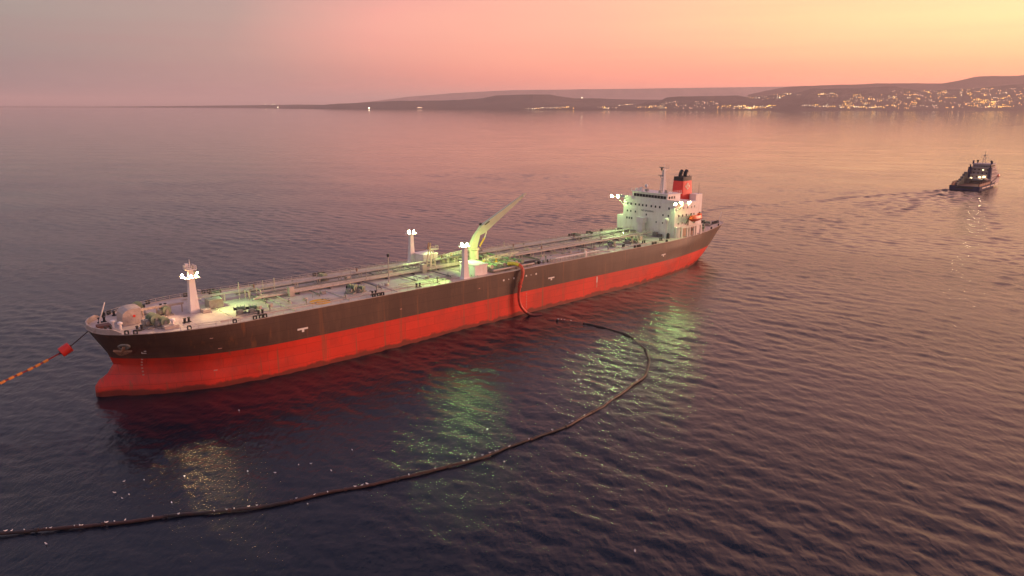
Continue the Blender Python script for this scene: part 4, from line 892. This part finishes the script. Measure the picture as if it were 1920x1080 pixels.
mb.add(vs, [(i * 10 + k, i * 10 + (k + 1) % 10, i * 10 + 10 + (k + 1) % 10, i * 10 + 10 + k) for i in range(12) for k in range(10)] + [tuple(range(9, -1, -1)), tuple(range(120, 130))]); mb.build('boat_hull', M_ORANGE, lb, True)
MB().b2(1.9, 3.3, -.55, .55, .8, 1.75).build('steering_cupola', M_ORANGE, lb)
for u in (-2.9, 2.9): MB().tube([(u, 0, .9), (u, 0, 2.1)], .07, 6).build('fall_wire', M_DARK, lb)
MB().tube([(-3.6, -1.33, .0), (0, -1.42, -.05), (3.6, -1.33, .0)], .07, 6).build('rubbing_strake', M_DARK, lb)

# ------------------------------------------------------------------ bow mooring line with buoy
def cat(p):
    out = []
    for i in range(len(p) - 1):
        p0, p1, p2, p3 = [Vector(p[max(0, min(len(p) - 1, j))]) for j in (i - 1, i, i + 1, i + 2)]
        for k in range(8):
            t_ = k / 8; out.append(.5 * ((2 * p1) + (p2 - p0) * t_ + (2 * p0 - 5 * p1 + 4 * p2 - p3) * t_ ** 2 + (3 * p1 - p0 - 3 * p2 + p3) * t_ ** 3))
    return out + [Vector(p[-1])]
hw = empty('mooring_hawser', sw(-26, 0, 4)); tag(hw, 'mooring line with orange floats running from the bow out of the left edge', 'mooring line')
org = hw.location
hp = [sw(.2, 0, 15.1), sw(-2.3, 0, 13.3), sw(-4.5, 0, 11.88), sw(-7.6, 0, 10.55), sw(-10.9, 0, 9.3), sw(-16.7, 0, 7.4), sw(-23, 0, 4.8), sw(-30, 0, 1.8), sw(-36, 0, .1), sw(-60, 0, .1)]
line = cat(hp); n0 = 18
MB().tube([p - org for p in line[:n0]], .11, 6).build('pennant_rope', M_ROPE, hw, True)
MB().tube([p - org for p in line[n0 - 1:]], .17, 6).build('hawser_rope', M_ROPER, hw, True)
acc_, k = 0.0, 0
for i in range(n0 + 4, len(line) - 1):
    acc_ += (line[i + 1] - line[i]).length
    if acc_ > 1.55:
        acc_ = 0; a, b = line[i] - org, line[i + 1] - org; d2 = (b - a).normalized()
        MB().tube([a - d2 * .1, a, a + d2 * .85, a + d2 * .95], [.2, .29, .29, .2], 8).build('hawser_float', M_FLOAT, hw, True)
by = empty('support_buoy', sw(-4.5, 0, 11.9)); by.rotation_euler = (line[14] - line[18]).to_track_quat('X', 'Z').to_euler()
tag(by, 'bright red block buoy threaded on the bow mooring line', 'buoy')
MB().lathe((0, 0, 0), [(.95, -1.1), (1.1, -1.0), (1.1, 1.0), (.95, 1.1)], 16, 'x').build('buoy_body', M_BUOY, by, True)
for e in (-1, 1): MB().lathe((e * 1.1, 0, 0), [(.3, -.14), (.3, .14)], 10, 'x').build('end_collar', M_ROPE, by)

# ------------------------------------------------------------------ cargo hose: hanging string and floating string
hs = empty('floating_cargo_hose', (3.5, 213, 0)); tag(hs, 'cargo hose hanging red from the tanker side, then curving dark across the water', 'hose')
og = hs.location
hang = cat([sw(112.0, -11.7, DK + 1.3), sw(113.0, -13.6, DK + 1.55), sw(113.6, -15.6, DK + 1.1), sw(113.3, -17.0, DK - .3), sw(112.7, -17.2, 12.9), sw(111.9, -17.2, 10.8), sw(111.6, -17.2, 7.0), sw(112.6, -17.5, 3.9), sw(115.0, -18.6, 1.6), sw(118.4, -20.3, 1.15)])
MB().tube([p - og for p in hang[:15]], .55, 10).build('manifold_hose_end', M_HOSEY, hs, True)
MB().tube([p - og for p in hang[14:41]], .48, 10).build('hanging_hose', M_HOSER, hs, True)
MB().tube([p - og for p in hang[40:62]], .46, 10).build('hanging_hose', M_HOSER, hs, True)
MB().tube([p - og for p in hang[61:]], .46, 10).build('hanging_hose', material('hose_dark_red', (.16, .03, .025), .5, .3, 1), hs, True)
for i in (40, 37): MB().tube([hang[i] - og, hang[i + 1] - og], .72, 10).build('hose_flange', M_HOSER, hs, True)
g2 = [tuple(hang[-1]), (9.5, 210.6, .1), (16, 208.8, .22), (23.4, 204.5, .24), (27.6, 201.2, .12), (31, 196.6, .2), (33.4, 190.2, .22), (35.3, 181.0, .22), (34.0, 171.0, .24), (30.4, 162.0, .22), (22.4, 149.2, .24), (13.2, 138.0, .24), (4.1, 129.5, .24), (-5.8, 122.0, .24), (-15, 116.4, .24), (-23.6, 112.2, .24), (-31.7, 108.7, .24), (-39.5, 105.5, .24), (-47.2, 103.3, .24), (-55, 102.0, .24), (-66, 99.3, .24), (-77.2, 97.7, .24), (-92, 96.5, .24), (-110, 96, .24)]
fl = cat(g2)
cum = [0]
for i in range(1, len(fl)): cum.append(cum[-1] + (fl[i] - fl[i - 1]).length)
SEG = 9.2; nseg = int(cum[-1] // SEG)
def at(s_):
    i = min(max(1, next((j for j, c_ in enumerate(cum) if c_ >= s_), len(cum) - 1)), len(cum) - 1)
    f_ = (s_ - cum[i - 1]) / max(1e-6, cum[i] - cum[i - 1]); return fl[i - 1].lerp(fl[i], f_)
M_HB = material('hose_brown_rubber', (.060, .024, .018), .55, .35, 1.2)
for k in range(nseg):
    s0 = k * SEG; pts = [at(s0 + SEG * j / 9) - og for j in range(10)]
    for j_, p in enumerate(pts): p.x += .28 * math.sin((s0 + SEG * j_ / 9) * .21) + .16 * math.sin((s0 + SEG * j_ / 9) * .57 + 1); p.y += .22 * math.sin((s0 + SEG * j_ / 9) * .33 + 2)
    for p in pts: p.z += random.uniform(-.07, .05) - (.30 if k in (0, 1, 4) else 0)
    rs = [.16] + [.26] * 8 + [.16]
    MB().tube(pts, rs, 10).build('hose_section', M_HB if (k % 3 == 1 or k in (8, 9, 14, 15, 20)) else M_HOSE, hs, True)
    a, b = at(s0 + SEG - .25) - og, at(min(cum[-1], s0 + SEG + .25)) - og
    for p, q_ in ((a, s0 + SEG), (b, s0 + SEG)): p.x += .28 * math.sin(q_ * .21) + .16 * math.sin(q_ * .57 + 1); p.y += .22 * math.sin(q_ * .33 + 2)
    MB().tube([a, b], .33, 10).build('hose_flange', M_HB if k % 2 else M_HOSE, hs, True)

# ------------------------------------------------------------------ gulls
def gull_mesh():
    mb = MB(); prof = [(-.30, .015, .10), (-.22, .05, .09), (-.12, .09, .07), (0, .115, .05), (.10, .105, .06), (.17, .07, .11), (.20, .055, .17), (.235, .06, .215), (.28, .045, .215), (.30, .018, .205), (.36, .006, .19)]
    n = 8; vs = []
    for u, r_, zc in prof:
        for k in range(n): a = 2 * math.pi * k / n; vs.append((u, r_ * math.cos(a), zc + r_ * .85 * math.sin(a)))
    mb.add(vs, [(i * n + k, i * n + (k + 1) % n, (i + 1) * n + (k + 1) % n, (i + 1) * n + k) for i in range(len(prof) - 1) for k in range(n)] + [tuple(range(n - 1, -1, -1)), tuple(range((len(prof) - 1) * n, len(prof) * n))])
    return mb.mesh('gull', M_GULL, True)
GM = gull_mesh()
for px, py in ((-66.6, 113.5), (-66.2, 109.7), (-63.5, 109.1), (-64.0, 107.9), (-63.4, 114.0), (-55.3, 106.6), (-57.7, 143.4), (-57.0, 115.3), (-46.6, 117.0), (-41.6, 116.5), (-38.3, 119.4), (-36.2, 119.8), (-31.9, 117.2), (-68.6, 95.1), (-33.1, 106.2), (-29.9, 125.2), (-4.9, 134.2), (-1.4, 120.6), (9.2, 143.4), (15.7, 161.2), (16.6, 179.3), (17.8, 93.3)):
    o = place('gull', GM, None, (px, py, .02), (0, 0, random.uniform(0, 6.28)), (random.uniform(.6, .95),) * 3)
    tag(o, 'tiny white gull floating on open water between tanker and camera', 'bird', 'gulls resting on the water')
for px in (2, 26, 34, 77, 100, 136, 143, 150, 187, 197, 209, 224, 290, 322, 334, 399, 423, 442, 465, 471, 553, 590, 615, 660, 670, 684, 692, 763, 817, 861, 872, 890, 897, 914, 921, 930, 952, 987, 1027, 1049, 1056, 1062, 1070, 1090, 1135, 1141, 1194, 1048, 1058, 1072):
    # the point of the hose seen at this place along it
    best = min(range(8, len(fl)), key=lambda i: abs(960 + F_PX * fl[i].x / (fl[i].y * math.cos(PITCH) + (CAM_H - fl[i].z) * math.sin(PITCH)) - px) + (0 if (px > 1040 and px < 1080 and i < 30) or (px not in (1048, 1058, 1072) and i > 52) else 1e4))
    p = fl[best].lerp(fl[max(0, best - 1)], random.random() * .6)
    o = place('gull', GM, None, (p.x, p.y, p.z + .22), (0, 0, random.uniform(0, 6.28)), (random.uniform(.6, .95),) * 3)
    tag(o, 'tiny white gull perched on top of the dark floating hose', 'bird', 'gulls perched along the hose')

# ------------------------------------------------------------------ tug / supply vessel
tg_h = math.atan2(.71, .704)
tg = empty('anchor_handling_tug', (338.2, 548.2, 0), (0, 0, tg_h)); tg.scale = (.94, .96, .96); tag(tg, 'dark supply tug with tall superstructure and lit aft deck steaming away at the right', 'tug')
TB = 10.5; TL = 74.0
def tug_hull(name, zs, mat, rows):
    mb = MB(); n = 26
    for zz, ub, flare, ks in rows:
        for k in range(n):
            t_ = k / (n - 1); u = t_ * ub
            w = TB * (1 if t_ < .6 else max(0, (1 - ((t_ - .6) / .4) ** ks))) * (flare if t_ < .05 else 1)
            mb.v += [(u, -w, zz(t_)), (u, w, zz(t_))]
    m_ = len(rows)
    for r_ in range(m_ - 1):
        for k in range(n - 1):
            for e in (0, 1): mb.f.append((r_ * 2 * n + 2 * k + e, r_ * 2 * n + 2 * k + 2 + e, (r_ + 1) * 2 * n + 2 * k + 2 + e, (r_ + 1) * 2 * n + 2 * k + e))
        mb.f.append((r_ * 2 * n, r_ * 2 * n + 1, (r_ + 1) * 2 * n + 1, (r_ + 1) * 2 * n))
    return mb.build(name, mat, tg)
sheer = lambda t_: 3.4 + (5.0 * max(0, (t_ - .5) / .5) ** 1.2)
tug_hull('hull', None, M_TUGB, [(lambda t_: -1.5, 66, .9, 1.7), (lambda t_: 1.0, 69, 1, 1.9), (lambda t_: sheer(t_) * .6, 72, 1, 2.2), (sheer, 75.5, 1, 2.6)])
MB().b2(0.3, 40, -TB + .2, TB - .2, 2.2, 2.4).build('aft_deck', M_TUGD, tg)
for e in (-1, 1):
    MB().b2(2, 36, *sorted((e * (TB - 1.6), e * (TB - .9))), 2.4, 5.0).build('cargo_rail', M_TUGD, tg)
    for k in range(4): MB().b2(6 + k * 13.4, 17 + k * 13.4, *sorted((e * (TB + .02), e * (TB + .4))), 1.5, 2.4).build('fender_strip', M_TUGF, tg)
    for k in range(6): MB().b2(4 + k * 5.5, 4.4 + k * 5.5, *sorted((e * (TB - 1.7), e * (TB - .8))), 2.4, 6.3).build('rail_stanchion', M_TUGD, tg)
mb = MB(); n = 12
for i in range(n):
    t0_, t1_ = .5 + .48 * i / n, .5 + .48 * (i + 1) / n
    for e in (-1, 1):
        P_ = lambda t_, z_: (t_ * 75.5, e * TB * (1 if t_ < .6 else max(0, 1 - ((t_ - .6) / .4) ** 2.6)), z_)
        mb.add([P_(t0_, sheer(t0_)), P_(t1_, sheer(t1_)), P_(t1_, sheer(t1_) + 1.4), P_(t0_, sheer(t0_) + 1.4)], [(0, 1, 2, 3)])
mb.build('bow_bulwark', M_TUGW, tg)
MB().b2(38, 66, -9.4, 9.4, 2.4, 6.2).build('deckhouse', M_TUGW, tg); MB().b2(40, 68, -8.9, 8.9, 6.2, 9.2).build('deckhouse', M_TUGW, tg)
MB().b2(43, 64, -7.8, 7.8, 9.2, 12.0).build('deckhouse', M_TUGW, tg); MB().b2(45, 61, -7.2, 7.2, 12.0, 14.6).build('deckhouse', M_TUGW, tg)
wh = MB().prism([(46, 14.6), (58, 14.6), (59.4, 17.6), (44.8, 17.6)], 'y', -6.6, 6.6).build('wheelhouse', M_TUGW, tg)
MB().b2(44.5, 59.8, -7.0, 7.0, 17.6, 17.9).build('wheelhouse_roof', M_TUGW, wh)
ME_TW = MB().b2(-.08, .08, -.75, .75, -.6, .6).mesh('window', M_WIN)
for k in range(7): place('window', ME_TW, wh, (45.4, -5.1 + k * 1.7, 16.4), (0, .37, 0))
ME_TS = MB().b2(-.8, .8, -.05, .05, -.6, .6).mesh('window', M_WIN)
for k in range(6):
    for e in (-1, 1): place('window', ME_TS, wh, (47.5 + k * 1.9, e * 6.63, 16.4))
for zz, yb, u0, n in ((13.2, 7.23, 47, 6), (10.6, 7.83, 45, 7), (7.8, 8.93, 43, 8)):
    for k in range(n):
        for e in (-1, 1): place('window', ME_TS, tg, (u0 + k * 2.4, e * yb, zz), (0, 0, 0), (.5, 1, .8))
for zz, u in ((13.3, 45), (10.7, 43), (7.9, 40)):
    for k in range(4): place('window', ME_TW, tg, (u - .03, -4.5 + k * 3, zz), (0, 0, 0), (1, .6, .8))
for zz, u0, u1, yb in ((6.2, 36.5, 66, 9.5), (9.2, 39, 65, 9.0), (12.0, 41, 62, 8.0), (14.6, 42.5, 60, 7.6)):
    MB().b2(u0, u1, -yb, yb, zz - .05, zz + .12).build('deck_edge', M_TUGF, tg)
    for e in (-1, 1): rail('deck_rail', [(u0, e * yb, zz), (u1, e * yb, zz)], tg, M_TUGW, 1.0, 2.2, .1)
    rail('deck_rail', [(u0, -yb, zz), (u0, yb, zz)], tg, M_TUGW, 1.0, 2.2, .1)
for e in (-1, 1):
    fs_ = MB().prism([(38.5, 6.2), (43.5, 6.2), (42.5, 15.4), (39.2, 15.4)], 'y', e * 7.2 - 1.0, e * 7.2 + 1.0).build('funnel', M_TUGB, tg); MB().tube([(41, e * 7.2, 15.4), (40.4, e * 7.2, 17.4)], .5, 8).build('exhaust_pipe', M_DARK, fs_)
    MB().lathe((52, e * 4.8, 17.9), [(.4, 0), (.4, 1.2), (.8, 1.5), (.8, 2.2), (.3, 2.7)], 8).build('searchlight', M_DARK, tg)
    MB().b2(45.5, 47, e * 6.6 - .5, e * 6.6 + .5, 17.9, 20.4).build('fire_monitor_post', M_TUGB, tg)
tm = empty('mast', (51, 0, 17.9), (0, 0, 0), tg)
for sx, sy in ((-1, -1), (1, -1), (1, 1), (-1, 1)): MB().bar((sx * 1.0, sy * 1.2, 0), (sx * .3, sy * .35, 6.5), .28).build('mast_leg', M_TUGF, tm)
MB().tube([(0, 0, 6), (0, 0, 10.2)], [.3, .14], 6).build('mast_pole', M_TUGF, tm); MB().b2(-.2, .2, -2.8, 2.8, 4.4, 4.7).build('yardarm', M_TUGF, tm); MB().b2(-.3, .3, -1.8, 1.8, 6.5, 6.9).build('radar_scanner', M_TUGF, tm)
for k in range(4): MB().bar((0, -2.6 + k * 1.7, 4.5), (0, -2.6 + k * 1.7, 6.2), .1).build('antenna', M_TUGF, tm)
# crash-rail gantry and winch drums on the aft deck, work boat, floodlights
wn = MB().lathe((36, 0, 5.2), [(2.4, -4.5), (2.4, -4.2), (1.2, -4.1), (1.2, 4.1), (2.4, 4.2), (2.4, 4.5)], 14, 'y').build('towing_winch', M_DPIPE, tg)
for k, (u, zz) in enumerate(((10, 4.6), (15, 5.6), (20, 7.0), (25, 8.6), (30, 10.2), (34, 11.6))): MB().b2(u, u + 4.4, 7.4, 9.6, 2.4, zz).build('port_rail_housing', M_DPIPE, tg)
cr2 = MB().lathe((34, -7.8, 2.4), [(.9, 0), (.8, 4.5)], 10).build('deck_crane', M_TUGF, tg); MB().bar((34, -7.8, 6.8), (24, -7.6, 8.2), .6).build('crane_jib', M_TUGF, cr2)
MB().lathe((62, -9.2, 8.0), [(.2, -3), (1.0, -1.8), (1.1, 1.2), (.3, 2.6)], 8, 'x').build('work_boat', M_ORANGE, tg)
MB().lathe((0.6, 0, 2.3), [(1.0, -6), (1.0, 6)], 10, 'y').build('stern_roller', M_DARK, tg)
ME_TL = MB().b2(-.25, .25, -.9, .9, -.6, .6).mesh('floodlight_lens', E_TUG)
for u, y_, zz, s_ in ((38.6, -4.2, 8.2, 1.0), (38.6, -1.2, 7.6, .9), (36.8, 4.4, 7.0, .7), (42.4, -2, 13.4, .5)): place('floodlight', ME_TL, tg, (u - .7, y_, zz), (0, .5, 0), (1, s_, s_))
spot('tug_spot', tg, (37, -3.5, 9), (22, -3, 2.4), 5000, (1.0, .76, .42), 110, .8, .6)

# ------------------------------------------------------------------ keep the tree at thing > part > sub-part
for o in (rm, fn, br):                       # radar mast, funnel and wheelhouse are parts of the tanker itself
    o.location = o.location + ac.location; o.parent = tk
def depth(o):
    d_n = 1
    while o.parent: o = o.parent; d_n += 1
    return d_n
for o in [q for q in bpy.data.objects if depth(q) == 4]:
    p_ = o.parent; B_ = p_.matrix_basis.copy() @ o.matrix_basis.copy(); o.parent = p_.parent; o.matrix_basis = B_
kids = {q.parent for q in bpy.data.objects if q.parent}
for o in [q for q in bpy.data.objects if q.type == 'EMPTY' and q not in kids]: bpy.data.objects.remove(o)
for o in bpy.data.objects:
    if o.name.split('.')[0] == 'lens': o.name = 'floodlight_lens'
    elif o.name.split('.')[0] == 'housing': o.name = 'floodlight_housing'

# ------------------------------------------------------------------ haze
mb = MB(); mb.b2(-47000, 47000, -46000, 47000, -4, 445)
hz = mb.build('haze', MATS['window_glass']); hz['kind'] = 'stuff'; hz['label'] = 'thin pink evening haze over the whole bay'; hz['category'] = 'haze'
m = bpy.data.materials.new('evening_haze'); m.use_nodes = True; t = m.node_tree; t.nodes.clear()
pv = t.nodes.new('ShaderNodeVolumePrincipled'); pv.inputs['Density'].default_value = 5.6e-5; pv.inputs['Color'].default_value = (.94, .88, .90, 1); pv.inputs['Anisotropy'].default_value = .2
om = t.nodes.new('ShaderNodeOutputMaterial'); t.links.new(pv.outputs[0], om.inputs['Volume'])
hz.data.materials.clear(); hz.data.materials.append(m)
